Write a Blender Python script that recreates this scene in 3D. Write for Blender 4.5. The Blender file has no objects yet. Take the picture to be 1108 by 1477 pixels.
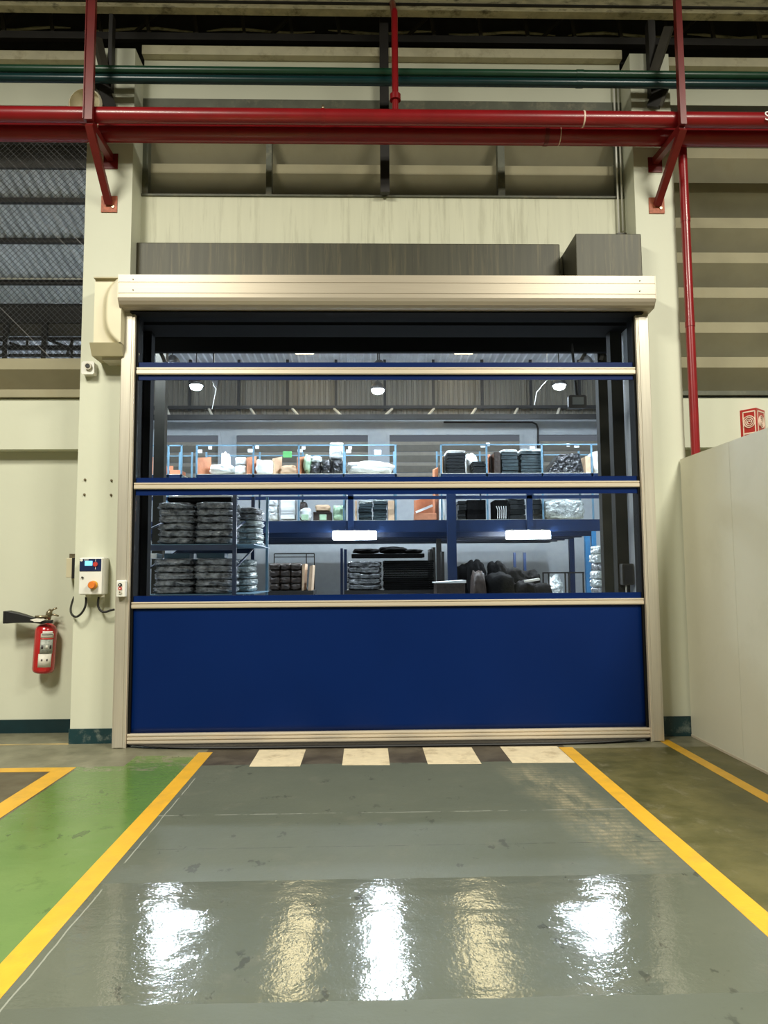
import bpy, math, random
from mathutils import Vector, Matrix, noise
random.seed(7)
SC = bpy.context.scene
COL = SC.collection
# ------------------------------------------------------------------ camera
W, H, F = 1108, 1477, 1045.1
PITCH, YAW, ROLL, EYE = .0845, .0243, -.0071, 1.6
_fw = Vector((math.sin(YAW)*math.cos(PITCH), math.cos(YAW)*math.cos(PITCH), math.sin(PITCH)))
_r0 = Vector((math.cos(YAW), -math.sin(YAW), 0)); _u0 = _r0.cross(_fw)
_r = math.cos(ROLL)*_r0 + math.sin(ROLL)*_u0; _u = -math.sin(ROLL)*_r0 + math.cos(ROLL)*_u0
cd = bpy.data.cameras.new('camera'); cam = bpy.data.objects.new('camera', cd); COL.objects.link(cam)
cd.sensor_fit = 'VERTICAL'; cd.sensor_height = 36; cd.lens = F*36/H; cd.clip_end = 200
cam.matrix_world = Matrix(((_r.x, _u.x, -_fw.x, 0), (_r.y, _u.y, -_fw.y, 0), (_r.z, _u.z, -_fw.z, EYE), (0, 0, 0, 1)))
SC.camera = cam
# ------------------------------------------------------------------ world, exposure, light levels
wd = bpy.data.worlds.new('world'); SC.world = wd; wd.use_nodes = True
wd.node_tree.nodes['Background'].inputs[0].default_value = (.55, .6, .68, 1)
wd.node_tree.nodes['Background'].inputs[1].default_value = .25
vs = SC.view_settings; vs.view_transform = 'Standard'; vs.look = 'None'; vs.gamma = 1; vs.exposure = 0.0
try: vs.use_curve_mapping = False
except Exception: pass
HALL_W, BAY_E, TUBE_E, SKY_E, HALL_COL, BAY_COL = 690, 820, 60, 8.5, (1, .965, .825), (.80, .91, 1)
def hall_light(x, y, z):
    l = bpy.data.lights.new('hall_light', 'AREA'); l.shape = 'DISK'; l.size = 1.8; l.energy = HALL_W; l.color = HALL_COL
    o = bpy.data.objects.new('hall_light', l); COL.objects.link(o); o.location = (x, y, z)
HALL_LAMPS = [(-4.0, 1.2, 7.9), (4.7, 1.2, 7.9), (-4.0, -1.3, 7.9), (4.7, -1.3, 7.9)]
for q in HALL_LAMPS: hall_light(*q)

def at(px, py, Y):
    d = _fw + (px-W/2)/F*_r - (py-H/2)/F*_u
    return Vector((0, 0, EYE)) + d*(Y/d.y)
def X(px, py, Y): return at(px, py, Y).x
def Z(px, py, Y): return at(px, py, Y).z
def bx(x0, y0, x1, y1, Y):
    ym, xm = (y0+y1)/2, (x0+x1)/2
    return X(x0, ym, Y), X(x1, ym, Y), Z(xm, y1, Y), Z(xm, y0, Y)
# ------------------------------------------------------------------ materials
def lnk(nt, a, b): nt.links.new(a, b)
def M(name, col, rough=.6, metal=0, var=.12, scale=6, bump=0, bscale=40, dirt=None, dirt_amt=.5, dscale=2, stretch=(1, 1, 1), coat=0, spec=.5):
    m = bpy.data.materials.new(name); m.use_nodes = True; nt = m.node_tree; b = nt.nodes['Principled BSDF']
    b.inputs['Roughness'].default_value = rough; b.inputs['Metallic'].default_value = metal
    b.inputs['Coat Weight'].default_value = coat; b.inputs['Specular IOR Level'].default_value = spec
    tc = nt.nodes.new('ShaderNodeNewGeometry'); mp = nt.nodes.new('ShaderNodeMapping'); lnk(nt, tc.outputs['Position'], mp.inputs[0])
    mp.inputs['Scale'].default_value = stretch
    n = nt.nodes.new('ShaderNodeTexNoise'); n.inputs['Scale'].default_value = scale; n.inputs['Detail'].default_value = 5
    lnk(nt, mp.outputs[0], n.inputs['Vector'])
    r = nt.nodes.new('ShaderNodeValToRGB'); r.color_ramp.elements[0].position = .3; r.color_ramp.elements[1].position = .7
    r.color_ramp.elements[0].color = tuple(c*(1-var) for c in col)+(1,); r.color_ramp.elements[1].color = tuple(min(1, c*(1+var)) for c in col)+(1,)
    lnk(nt, n.outputs[0], r.inputs[0]); out = r.outputs[0]
    if dirt:
        n2 = nt.nodes.new('ShaderNodeTexNoise'); n2.inputs['Scale'].default_value = dscale; n2.inputs['Detail'].default_value = 8; n2.inputs['Roughness'].default_value = .7
        lnk(nt, mp.outputs[0], n2.inputs['Vector'])
        r2 = nt.nodes.new('ShaderNodeValToRGB'); r2.color_ramp.elements[0].position = .52; r2.color_ramp.elements[1].position = .68
        r2.color_ramp.elements[1].color = (dirt_amt,)*3+(1,)
        lnk(nt, n2.outputs[0], r2.inputs[0])
        mx = nt.nodes.new('ShaderNodeMix'); mx.data_type = 'RGBA'; lnk(nt, r2.outputs[0], mx.inputs[0]); lnk(nt, out, mx.inputs[6]); mx.inputs[7].default_value = tuple(dirt)+(1,)
        out = mx.outputs[2]
    lnk(nt, out, b.inputs['Base Color'])
    if bump:
        n3 = nt.nodes.new('ShaderNodeTexNoise'); n3.inputs['Scale'].default_value = bscale; lnk(nt, mp.outputs[0], n3.inputs['Vector'])
        bp = nt.nodes.new('ShaderNodeBump'); bp.inputs['Strength'].default_value = bump; bp.inputs['Distance'].default_value = .02 if bump < .8 else .09
        lnk(nt, n3.outputs[0], bp.inputs['Height']); lnk(nt, bp.outputs[0], b.inputs['Normal'])
    return m
def emit(name, col, s):
    m = bpy.data.materials.new(name); m.use_nodes = True; b = m.node_tree.nodes['Principled BSDF']
    b.inputs['Base Color'].default_value = tuple(col)+(1,); b.inputs['Emission Color'].default_value = tuple(col)+(1,); b.inputs['Emission Strength'].default_value = s
    return m
MW = M('wall_paint', (.60, .61, .485), .55, var=.02, scale=1.5, bump=.04, bscale=18, dirt=(.54, .54, .40), dirt_amt=.15, dscale=1.2)
MWS = M('streaked_wall_paint', (.60, .60, .46), .6, var=.04, scale=2, dirt=(.30, .29, .20), dirt_amt=.45, dscale=2.6, stretch=(6, 1, .35))
MPART = M('partition_panel_paint', (.60, .58, .46), .45, var=.03, scale=.8, dirt=(.52, .50, .38), dirt_amt=.4, dscale=1.5)
MTEAL = M('teal_skirting_paint', (.006, .034, .040), .4, var=.2, dirt=(.30, .33, .28), dirt_amt=.45, dscale=9)
MTEALC = M('clean_teal_skirting_paint', (.004, .024, .030), .35, var=.15)
MLOUV = M('louvre_concrete', (.32, .29, .19), .8, var=.10, scale=3, dirt=(.26, .22, .13), dirt_amt=.4, dscale=3)
MFRAME = M('window_frame_paint', (.10, .105, .075), .5, var=.2, dirt=(.3, .27, .18), dirt_amt=.4, dscale=8)
MCLAD = M('dark_steel_cladding', (.044, .042, .025), .5, .15, var=.2, scale=3, dirt=(.17, .14, .07), dirt_amt=.32, dscale=3.5, stretch=(7, 7, .35))
MALU = M('brushed_aluminium', (.70, .61, .48), .34, .35, var=.05, stretch=(.6, 4, 30))
MRAIL = M('aluminium_rail', (.56, .52, .43), .38, .45, var=.07, stretch=(14, 14, .5), scale=4)
MHEAD = M('header_aluminium', (.385, .335, .26), .40, .35, var=.04, stretch=(.4, 3, 20))
MBLUE = M('blue_vinyl_fabric', (.0015, .014, .088), .40, var=.05, scale=1.2, bump=.05, bscale=2.2, spec=.12)
MBLACK = M('black_rubber', (.008, .008, .008), .5)
MVOID = M('black_paint_and_shade', (.005, .005, .005), .85, spec=.15)  # black steel and seals; also painted shade under the header and on the jamb
MPOST = M('dull_brown_post_paint', (.022, .020, .014), .7, spec=.2)
MDARK = M('dark_steel', (.018, .016, .014), .55, .1, var=.25)
MBROWN = M('dark_brown_steel', (.045, .040, .030), .5, .1, var=.2)
MRED = M('red_pipe_paint', (.235, .007, .010), .32, var=.10, coat=.1, dirt=(.20, .01, .01), dirt_amt=.5, dscale=4)
MRED2 = M('dark_red_steel_paint', (.15, .010, .009), .35, var=.15)
MORED = M('faded_red_primer', (.42, .12, .06), .6, var=.3, scale=30)
MGREEN = M('green_pipe_paint', (.008, .045, .022), .35, var=.15)
MGREEN2 = M('teal_pipe_paint', (.004, .028, .030), .3, var=.15)
MDIRTY = M('weathered_beam_paint', (.52, .47, .30), .7, var=.2, scale=8, dirt=(.06, .05, .03), dirt_amt=.9, dscale=5, stretch=(1, 1, 3))
MLEDGE = M('ledge_paint', (.58, .54, .38), .7, var=.08, dirt=(.25, .20, .10), dirt_amt=.5, dscale=5)
MHORN = M('horn_plastic', (.74, .68, .50), .5, var=.03)
MCREAM = M('cream_plastic', (.66, .60, .42), .42, var=.03)
MTAN = M('tan_plastic', (.46, .41, .26), .5, var=.05)  # tan, darker than the cream plastic
MGRAYPL = M('light_grey_plastic', (.64, .60, .50), .4, var=.03)
MWHITE = M('white_plastic', (.75, .74, .68), .4, var=.05)
MNAVY = M('navy_panel', (.012, .022, .075), .3)
MBRASS = M('worn_metal', (.30, .25, .16), .35, .8, var=.3, scale=30)
MEXT = M('extinguisher_red', (.45, .012, .015), .25, coat=.5, var=.05)
MSIGN = M('sign_red', (.42, .025, .02), .35, var=.06)
MSIGNW = M('sign_white', (.80, .62, .50), .45, var=.06)
MLABEL = M('label_paper', (.66, .63, .55), .5, var=.06, scale=30)
MLABELG = M('label_grey', (.33, .35, .31), .5, var=.3, scale=60)
MINK = M('label_ink', (.05, .04, .04), .5)
MORANGE = M('orange_plastic', (.72, .20, .03), .35)
MBTNR = M('red_button', (.50, .05, .04), .35)
MYEL = M('yellow_line_paint', (.66, .36, .022), .38, var=.08, scale=8, dirt=(.42, .25, .05), dirt_amt=.45, dscale=5, bump=.05, bscale=60)
MSQ = M('cream_square_paint', (.66, .56, .38), .55, var=.08, scale=14, dirt=(.30, .22, .12), dirt_amt=.7, dscale=4)
MCORR = M('corrugated_sheet', (.74, .76, .80), .5, .1, var=.15, scale=2)
MCORR2 = M('warm_siding_sheet', (.15, .135, .105), .55, .1, var=.12, scale=2, stretch=(3, 1, .2))
MWIRE = M('galvanised_wire', (.10, .10, .10), .45, .5)
MFARW = M('pale_warehouse_wall', (.34, .365, .38), .7, var=.05, dirt=(.42, .42, .40), dirt_amt=.4, dscale=1)
MFARL = M('far_louvre', (.22, .20, .16), .8, var=.08)
MRBLUE = M('rack_blue_paint', (.004, .016, .055), .4, var=.1)
MLBLUE = M('light_blue_paint', (.05, .22, .45), .4, var=.1)
MPBLUE = M('pale_blue_frame', (.12, .23, .31), .4, var=.1)
MGLOSSB = M('black_plastic_film', (.012, .012, .013), .28, var=.5, scale=9, bump=1.0, bscale=9, coat=.3)
MGREYB = M('grey_plastic_film', (.20, .205, .21), .25, var=.75, scale=9, bump=1.0, bscale=9, coat=.4)
MSILV = M('silver_film', (.48, .52, .50), .28, .25, var=.35, scale=8, bump=1.0, bscale=10, coat=.3)
MWBAG = M('white_film', (.80, .82, .80), .35, var=.06, bump=.5, bscale=14)
MMATTB = M('black_cloth', (.003, .003, .003), .9, var=.4, bump=.5, bscale=14, spec=.12)
MDSHEET = M('dark_sheet_stock', (.010, .012, .013), .4, var=.6, scale=24, stretch=(.25, .25, 3))
MTSHEET = M('teal_dark_sheet_stock', (.025, .040, .045), .38, var=.7, scale=20, stretch=(.3, .3, 3))
MBOARD = M('orange_brown_board', (.50, .20, .10), .65, var=.15)
MTBOARD = M('tan_board', (.55, .38, .24), .7, var=.12)
MBRBAG = M('brown_bag', (.035, .022, .015), .5, var=.4, scale=14, bump=.6, bscale=14)
MGRBAG = M('pale_green_film', (.42, .60, .40), .4, var=.15, bump=.4)
MGRTAG = M('green_sheet', (.12, .42, .13), .5, var=.1)
MWTAG = M('white_tag', (.85, .86, .84), .5, var=.02)
MHALLD = M('dark_roof_sheet', (.035, .033, .030), .7, var=.2)
MGLASSD = M('floodlight_glass', (.16, .17, .17), .15, var=.05)
MJAMB = M('lit_jamb_tint', (.74, .78, .82), .5, var=.05)  # bluish light on the east jamb, put into the colour
EBAY = emit('bay_lamp_glow', BAY_COL, BAY_E); ETUBE = emit('tube_glow', (.88, .95, 1), TUBE_E); ESKY = emit('skylight_glow', (1, .80, .44), SKY_E)
ELCD = emit('lcd_glow', (.16, .50, .85), 1.0)
EHALL = emit('hall_lamp_glow', HALL_COL, 3)
def vinyl():
    m = bpy.data.materials.new('clear_vinyl'); m.use_nodes = True; nt = m.node_tree; nt.nodes.clear()
    o = nt.nodes.new('ShaderNodeOutputMaterial'); mx = nt.nodes.new('ShaderNodeMixShader'); t = nt.nodes.new('ShaderNodeBsdfTransparent'); g = nt.nodes.new('ShaderNodeBsdfGlossy')
    t.inputs[0].default_value = (.93, .95, .97, 1); g.inputs['Roughness'].default_value = .04; g.inputs[0].default_value = (1, 1, 1, 1)
    fr = nt.nodes.new('ShaderNodeFresnel'); fr.inputs[0].default_value = 1.22
    lnk(nt, fr.outputs[0], mx.inputs[0]); lnk(nt, t.outputs[0], mx.inputs[1]); lnk(nt, g.outputs[0], mx.inputs[2]); lnk(nt, mx.outputs[0], o.inputs[0])
    return m
MVIN = vinyl()
def floor_mat():
    m = bpy.data.materials.new('painted_factory_floor'); m.use_nodes = True; nt = m.node_tree; b = nt.nodes['Principled BSDF']
    g = nt.nodes.new('ShaderNodeNewGeometry'); sp = nt.nodes.new('ShaderNodeSeparateXYZ'); lnk(nt, g.outputs['Position'], sp.inputs[0])
    def val(v):
        if isinstance(v, (int, float)):
            n = nt.nodes.new('ShaderNodeValue'); n.outputs[0].default_value = v; return n.outputs[0]
        return v
    def op(o, a, c=0.0, d=None):
        n = nt.nodes.new('ShaderNodeMath'); n.operation = o
        for i, q in enumerate((a, c) if d is None else (a, c, d)):
            if isinstance(q, (int, float)): n.inputs[i].default_value = q
            else: lnk(nt, q, n.inputs[i])
        return n.outputs[0]
    def nz(scale, detail=4, rough=.5, st=(1, 1, 1)):
        mp = nt.nodes.new('ShaderNodeMapping'); mp.inputs['Scale'].default_value = st; lnk(nt, g.outputs['Position'], mp.inputs[0])
        n = nt.nodes.new('ShaderNodeTexNoise'); n.inputs['Scale'].default_value = scale; n.inputs['Detail'].default_value = detail; n.inputs['Roughness'].default_value = rough
        lnk(nt, mp.outputs[0], n.inputs['Vector']); return n.outputs[0]
    def ramp(v, a, c):
        n = nt.nodes.new('ShaderNodeMapRange'); n.inputs[1].default_value = a; n.inputs[2].default_value = c; lnk(nt, v, n.inputs[0]); return n.outputs[0]
    def mix(f, a, c):
        n = nt.nodes.new('ShaderNodeMix'); n.data_type = 'RGBA'
        if isinstance(f, (int, float)): n.inputs[0].default_value = f
        else: lnk(nt, f, n.inputs[0])
        for i, q in ((6, a), (7, c)):
            if isinstance(q, tuple): n.inputs[i].default_value = q+(1,)
            else: lnk(nt, q, n.inputs[i])
        return n.outputs[2]
    def mul(*a):
        r = a[0]
        for q in a[1:]: r = op('MULTIPLY', r, q)
        return r
    ed = op('MULTIPLY', op('SUBTRACT', nz(5, 5), .5), .02)
    x = op('ADD', sp.outputs[0], ed); y = op('ADD', sp.outputs[1], ed)
    gt = lambda v, t: op('GREATER_THAN', v, t); lt = lambda v, t: op('LESS_THAN', v, t)
    big = nz(.9, 6, .6); mid = nz(3.2, 8, .68); fine = nz(30, 3)
    conc = mix(ramp(mid, .35, .65), (.13, .125, .080), (.23, .22, .15))
    conc = mix(mul(gt(y, 7.9), 1.0), conc, (.40, .41, .42))
    olive = mix(ramp(mid, .38, .62), (.060, .058, .015), (.112, .100, .034)); olive = mix(ramp(nz(5, 8, .75, (1, .5, 1)), .56, .70), olive, (.16, .145, .085))
    green = mix(ramp(big, .35, .65), (.085, .17, .036), (.115, .20, .048)); green = mix(mul(ramp(mid, .60, .70), .6), green, (.045, .10, .022))
    lane = mix(ramp(big, .35, .65), (.084, .095, .074), (.098, .108, .083)); lane = mix(mul(ramp(mid, .57, .72), .4), lane, (.15, .145, .115))
    # dark spots, tyre scuffs and old joints in the lane
    spots = mul(ramp(nz(7, 4, .6, (1, .6, 1)), .63, .66), ramp(nz(1.3, 2), .46, .52))
    lane = mix(mul(spots, .8), lane, (.045, .050, .040))
    scx = op('SUBTRACT', x, op('MULTIPLY_ADD', sp.outputs[1], -.14, 2.16)); scuff = mul(ramp(op('ABSOLUTE', scx), .30, .05), ramp(nz(6, 8, .8, (1, .35, 1)), .42, .62), ramp(sp.outputs[1], 3.9, 4.4), ramp(sp.outputs[1], 6.3, 5.8))
    wv = nt.nodes.new('ShaderNodeTexWave'); wv.bands_direction = 'Y'; wv.inputs['Scale'].default_value = 5; wv.inputs['Distortion'].default_value = 3; lnk(nt, g.outputs['Position'], wv.inputs[0])
    lane = mix(mul(scuff, op('MULTIPLY_ADD', wv.outputs[0], .5, .5)), lane, (.27, .24, .16))
    brk = ramp(nz(9, 3, .6, (1, .1, 1)), .42, .56)
    for yy, c in ((5.02, (.24, .25, .22)), (4.42, (.055, .06, .05))):
        lane = mix(mul(lt(op('ABSOLUTE', op('SUBTRACT', y, yy)), .006), brk, .8), lane, c)
    edge = mul(lt(op('ABSOLUTE', op('SUBTRACT', x, -1.36)), .004), ramp(nz(2, 2), .45, .5)); lane = mix(edge, lane, (.25, .26, .22))
    thr = mix(ramp(mid, .42, .6), (.040, .032, .022), (.085, .072, .052))
    isl = mul(gt(x, -1.46), lt(x, 1.81), lt(y, 6.29)); ist = mul(gt(x, -1.46), lt(x, 1.81), gt(y, 6.29), lt(y, 7.1))
    isg = mul(lt(x, -1.46), op('SUBTRACT', 1, mul(lt(x, -2.5), lt(y, 6.22))), lt(y, 6.64), gt(x, op('MULTIPLY_ADD', gt(y, 6.3), .7, -2.75)))
    isc = mul(lt(x, -2.42), lt(y, 6.22)); isr = mul(gt(x, 1.81), lt(y, 6.72))
    brown = mix(ramp(mid, .4, .6), (.060, .042, .020), (.10, .085, .05))
    c = mix(ist, conc, thr); c = mix(isr, c, olive); c = mix(mul(isg, op('SUBTRACT', 1, mul(gt(y, 6.15), ramp(mid, .5, .56), .8))), c, green); c = mix(isc, c, brown); c = mix(isl, c, lane)
    c = mix(mul(ramp(nz(11, 6, .7), .62, .72), .25), c, (.05, .045, .03))
    c = mix(mul(isg, spots, .6), c, (.030, .060, .018)); lnk(nt, c, b.inputs['Base Color'])
    rg = op('ADD', op('MULTIPLY', mid, .16), .10); rg = op('ADD', rg, mul(op('SUBTRACT', 1, op('MAXIMUM', isl, isg)), .22)); rg = op('ADD', rg, mul(scuff, .3))
    band = mul(isl, gt(y, 2.87), lt(y, 3.96)); rg = op('ADD', mul(rg, op('SUBTRACT', 1, band)), mul(band, op('ADD', mul(mid, .06), .05))); rg = op('ADD', rg, mul(isl, op('SUBTRACT', 1, band), .34))
    lnk(nt, rg, b.inputs['Roughness']); lnk(nt, op('SUBTRACT', .5, mul(isl, op('SUBTRACT', 1, band), .32)), b.inputs['Specular IOR Level'])
    hgt = op('ADD', mul(nz(62, 2), .00052), op('ADD', mul(nz(14, 4, .6, (1, .7, 1)), .0011), mul(nz(3.2, 3, .5, (.8, 1.4, 1)), .005)))
    bp = nt.nodes.new('ShaderNodeBump'); bp.inputs['Strength'].default_value = 1; bp.inputs['Distance'].default_value = 1.0
    lnk(nt, hgt, bp.inputs['Height']); lnk(nt, bp.outputs[0], b.inputs['Normal'])
    return m
MFLOOR = floor_mat()
# ------------------------------------------------------------------ mesh helpers
class _O(dict):
    pass
ORG = _O()
class MB:
    def __init__(s): s.v = []; s.f = []
    def add(s, vs_, fs):
        n = len(s.v); s.v += [Vector(p) for p in vs_]; s.f += [tuple(i+n for i in f) for f in fs]; return s
    def box(s, x0, x1, y0, y1, z0, z1, c=0):
        if c:
            return s.prism([(x0+c, z0), (x1-c, z0), (x1, z0+c), (x1, z1-c), (x1-c, z1), (x0+c, z1), (x0, z1-c), (x0, z0+c)], 'Y', y0, y1)
        return s.add([(x, y, z) for x in (x0, x1) for y in (y0, y1) for z in (z0, z1)], [(0, 1, 3, 2), (4, 6, 7, 5), (0, 4, 5, 1), (2, 3, 7, 6), (0, 2, 6, 4), (1, 5, 7, 3)])
    def obox(s, c, size, R):
        hx, hy, hz = (q/2 for q in size); c = Vector(c)
        return s.add([c+R @ Vector((x, y, z)) for x in (-hx, hx) for y in (-hy, hy) for z in (-hz, hz)], [(0, 1, 3, 2), (4, 6, 7, 5), (0, 4, 5, 1), (2, 3, 7, 6), (0, 2, 6, 4), (1, 5, 7, 3)])
    def bar(s, p, q, w, h):
        p, q = Vector(p), Vector(q); d = (q-p); R = d.to_track_quat('Y', 'Z').to_matrix()
        return s.obox((p+q)/2, (w, d.length, h), R)
    def prism(s, poly, axis, a, b):
        def P(u, v, t): return {'X': (t, u, v), 'Y': (u, t, v), 'Z': (u, v, t)}[axis]
        n = len(poly)
        return s.add([P(u, v, a) for u, v in poly]+[P(u, v, b) for u, v in poly], [tuple(range(n)), tuple(range(2*n-1, n-1, -1))]+[(i, i+n, (i+1) % n+n, (i+1) % n) for i in range(n)])
    def path(s, pts, r, n=12, caps=True):
        pts = [Vector(p) for p in pts]; rs = r if isinstance(r, (list, tuple)) else [r]*len(pts); up = None; rings = []
        for i, p in enumerate(pts):
            d = (pts[min(i+1, len(pts)-1)]-pts[max(i-1, 0)]).normalized()
            if up is None: up = d.orthogonal().normalized()
            up = (up-d*up.dot(d)).normalized(); sd = d.cross(up)
            rings.append([p+rs[i]*(math.cos(2*math.pi*k/n)*up+math.sin(2*math.pi*k/n)*sd) for k in range(n)])
        vs_ = [q for R in rings for q in R]; fs = []
        for i in range(len(pts)-1):
            for k in range(n): fs.append((i*n+k, i*n+(k+1) % n, (i+1)*n+(k+1) % n, (i+1)*n+k))
        if caps: fs += [tuple(range(n-1, -1, -1)), tuple(range((len(pts)-1)*n, len(pts)*n))]
        return s.add(vs_, fs)
    def tube(s, p, q, r, n=12): return s.path([p, q], r, n)
    def build(s, name, mat, parent=None, smooth=False, bev=0, origin=None):
        if parent is not None: o0 = ORG[parent.name]
        elif origin is not None: o0 = Vector(origin)
        else:
            lo = [min(p[i] for p in s.v) for i in range(3)]; hi = [max(p[i] for p in s.v) for i in range(3)]
            o0 = Vector(((lo[0]+hi[0])/2, (lo[1]+hi[1])/2, lo[2]))
        me = bpy.data.meshes.new(name); me.from_pydata([tuple(p-o0) for p in s.v], [], s.f); me.update()
        import bmesh
        bm = bmesh.new(); bm.from_mesh(me); bmesh.ops.recalc_face_normals(bm, faces=bm.faces); bm.to_mesh(me); bm.free()
        me.materials.append(mat); o = bpy.data.objects.new(name, me); COL.objects.link(o)
        if smooth:
            for p in me.polygons: p.use_smooth = True
            if smooth == 'auto':
                md = o.modifiers.new('es', 'EDGE_SPLIT'); md.split_angle = math.radians(40)
        if bev:
            md = o.modifiers.new('bevel', 'BEVEL'); md.width = bev; md.segments = 2; md.limit_method = 'ANGLE'
        if parent is not None: o.parent = parent
        else: o.location = o0
        ORG[o.name] = o0
        return o
def tag(o, label=None, cat=None, group=None, kind=None):
    if label: o['label'] = label
    if cat: o['category'] = cat
    if group: o['group'] = group
    if kind: o['kind'] = kind
    return o
def thing(name, loc, label, cat, group=None, kind=None):
    o = bpy.data.objects.new(name, None); COL.objects.link(o); o.location = loc; o.empty_display_size = .1
    ORG[o.name] = Vector(loc); return tag(o, label, cat, group, kind)
def struct(name, mb, mat, **k): return tag(mb.build(name, mat, origin=(0, 0, 0), **k), kind='structure')
def sroot(name, loc=(0, 0, 0)):
    o = bpy.data.objects.new(name, None); COL.objects.link(o); o.location = loc; ORG[o.name] = Vector(loc); o['kind'] = 'structure'; return o
def copypart(src, name, parent, off):
    o = src.copy(); COL.objects.link(o); o.name = name; o.parent = parent; o.location = Vector(src.location)+Vector(off); return o
def ordn(i): return ['bottom', 'second', 'third', 'fourth', 'fifth', 'sixth', 'seventh'][i]
# ------------------------------------------------------------------ levels
YC, YCOL, YREC, YWALL = 7.0, 7.15, 7.45, 7.66
zc = lambda py: Z(555, py, YC)
LX0, LX1, RX0, RX1 = -2.845, -2.375, 2.80, 3.215
# ------------------------------------------------------------------ room shell: hall side
struct('floor', MB().box(-14, 14, -14, 27, -.2, 0), MFLOOR)
struct('wall_pillar_west', MB().box(LX0, LX1, YCOL, 7.75, 0, 7.05), MW)
struct('wall_pillar_east', MB().box(RX0, RX1, YCOL, 7.75, 0, 7.05), MW)
zb0, zb1 = Z(60, 648, 7.5), Z(60, 575, 7.5)
struct('wall_west', MB().box(-14, LX0, YWALL, 7.85, 0, zb0+.01).box(-14, LX0, 7.5, 7.85, zb0, zb1), MW)
struct('wall_east', MB().box(RX1, 14, YWALL, 7.85, 0, zb0+.01).box(RX1, 14, 7.5, 7.85, zb0, zb1), MW)
zw0, zw1 = Z(550, 285, YREC), Z(550, 149, YREC)
struct('wall_center', MB().box(LX1, RX0, YREC, 7.75, 4.25, zw0), MWS)
struct('wall_top', MB().box(LX1, RX0, YREC, 7.75, zw1, 7.15).box(-14, LX0, YREC+.1, 7.75, Z(60, 148, 7.5), 7.15).box(RX1, 14, YREC+.1, 7.75, Z(1040, 148, 7.5), 7.15), MW)
struct('trim_1', MB().box(LX1, RX0, 7.36, 7.75, 7.15, 7.25).box(-14, LX0, 7.46, 7.75, 7.15, 7.25).box(RX1, 14, 7.46, 7.75, 7.15, 7.25), MLEDGE)
struct('wall_upper', MB().box(-14, 14, 7.86, 7.9, Z(60, 245, 7.9), 10), MHALLD)
# skirting boards
struct('baseboard_west', MB().box(-14, LX0-.005, YWALL-.012, YWALL, 0, .135), MTEALC)
struct('baseboard_pillar_west', MB().box(LX0-.008, LX1+.0, YCOL-.012, YCOL, 0, .14), MTEAL)
struct('baseboard_pillar_east', MB().box(RX0, RX1-.06, YCOL-.012, YCOL, 0, .19), MTEAL)
# partition wall running toward the camera
zp = Z(985, 662, 7.1); PX = 3.15
prt = struct('wall_partition', MB().box(PX+.012, PX+.06, -3, 7.13, 0, zp-.02), MPART)
ORG['wall_partition'] = Vector((0, 0, 0))
yy = 7.13
for k in range(8):
    w = 1.16 if k else .98
    p = MB().box(PX, PX+.013, yy-w+.003, yy-.001, .02, zp).build('panel', MPART, prt); yy -= w
MB().box(PX-.004, PX+.012, -3, 7.13, 0, .02).build('bottom_track', MALU, prt)
# hall envelope out of view
struct('ceiling', MB().box(-14, 14, -14, 8.0, 9.6, 9.75), MHALLD)
struct('wall_south', MB().box(-14, 14, -14.2, -14, 0, 9.6), MHALLD)
struct('wall_far_west', MB().box(-14.2, -14, -14, 7.8, 0, 9.6), MW)
struct('wall_far_east', MB().box(14, 14.2, -14, 7.8, 0, 9.6), MW)
# ------------------------------------------------------------------ louvres
def slat_mb(x0, x1, y0, zt, h=.115, d=.24, drop=.215):
    return MB().prism([(y0, zt), (y0, zt-h), (y0+d, zt-h-drop), (y0+d+.03, zt-h-drop+.015), (y0+.035, zt)], 'X', x0, x1)
w2 = sroot('window_2')
for k in range(8):
    zt = Z(1040, 515-50.2*k, 7.5)
    slat_mb(RX1+.01, 6.6, 7.5, zt).build('slat', MLOUV, w2)
MB().box(RX1+.005, 6.6, 7.46, 7.7, Z(1040, 571, 7.5), Z(1040, 565, 7.5)).build('sill', MFRAME, w2)
w3 = sroot('window_3')
slat_mb(-6.6, LX0-.005, 7.5, Z(60, 517, 7.5)).build('slat', MLOUV, w3)
MB().box(-6.6, LX0-.005, 7.46, 7.7, Z(60, 574, 7.5), Z(60, 563, 7.5)).build('sill', MLOUV, w3)
w1 = sroot('window_1')
for k, py in enumerate((238, 188, 138)):
    slat_mb(LX1, RX0, 7.56, Z(550, py, 7.56), h=.105).build('slat', MLOUV, w1)
slat_mb(LX1, RX0, 7.56, Z(550, 287, 7.56), h=.02, d=.05, drop=.02).build('slat', MLOUV, w1)
for (a, b) in ((203, 214), (384, 392), (718, 728), (889, 899)):
    MB().box(X(a, 240, 7.47), X(b, 240, 7.47), 7.46, 7.56, zw0, zw1).build('mullion', MFRAME, w1)
MB().box(LX1, RX0, 7.43, 7.55, zw1-.075, zw1+.02).build('head_frame', MFRAME, w1)
MB().box(LX1, RX0, 7.43, 7.56, zw0, zw0+.02).build('sill', MFRAME, w1)
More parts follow.
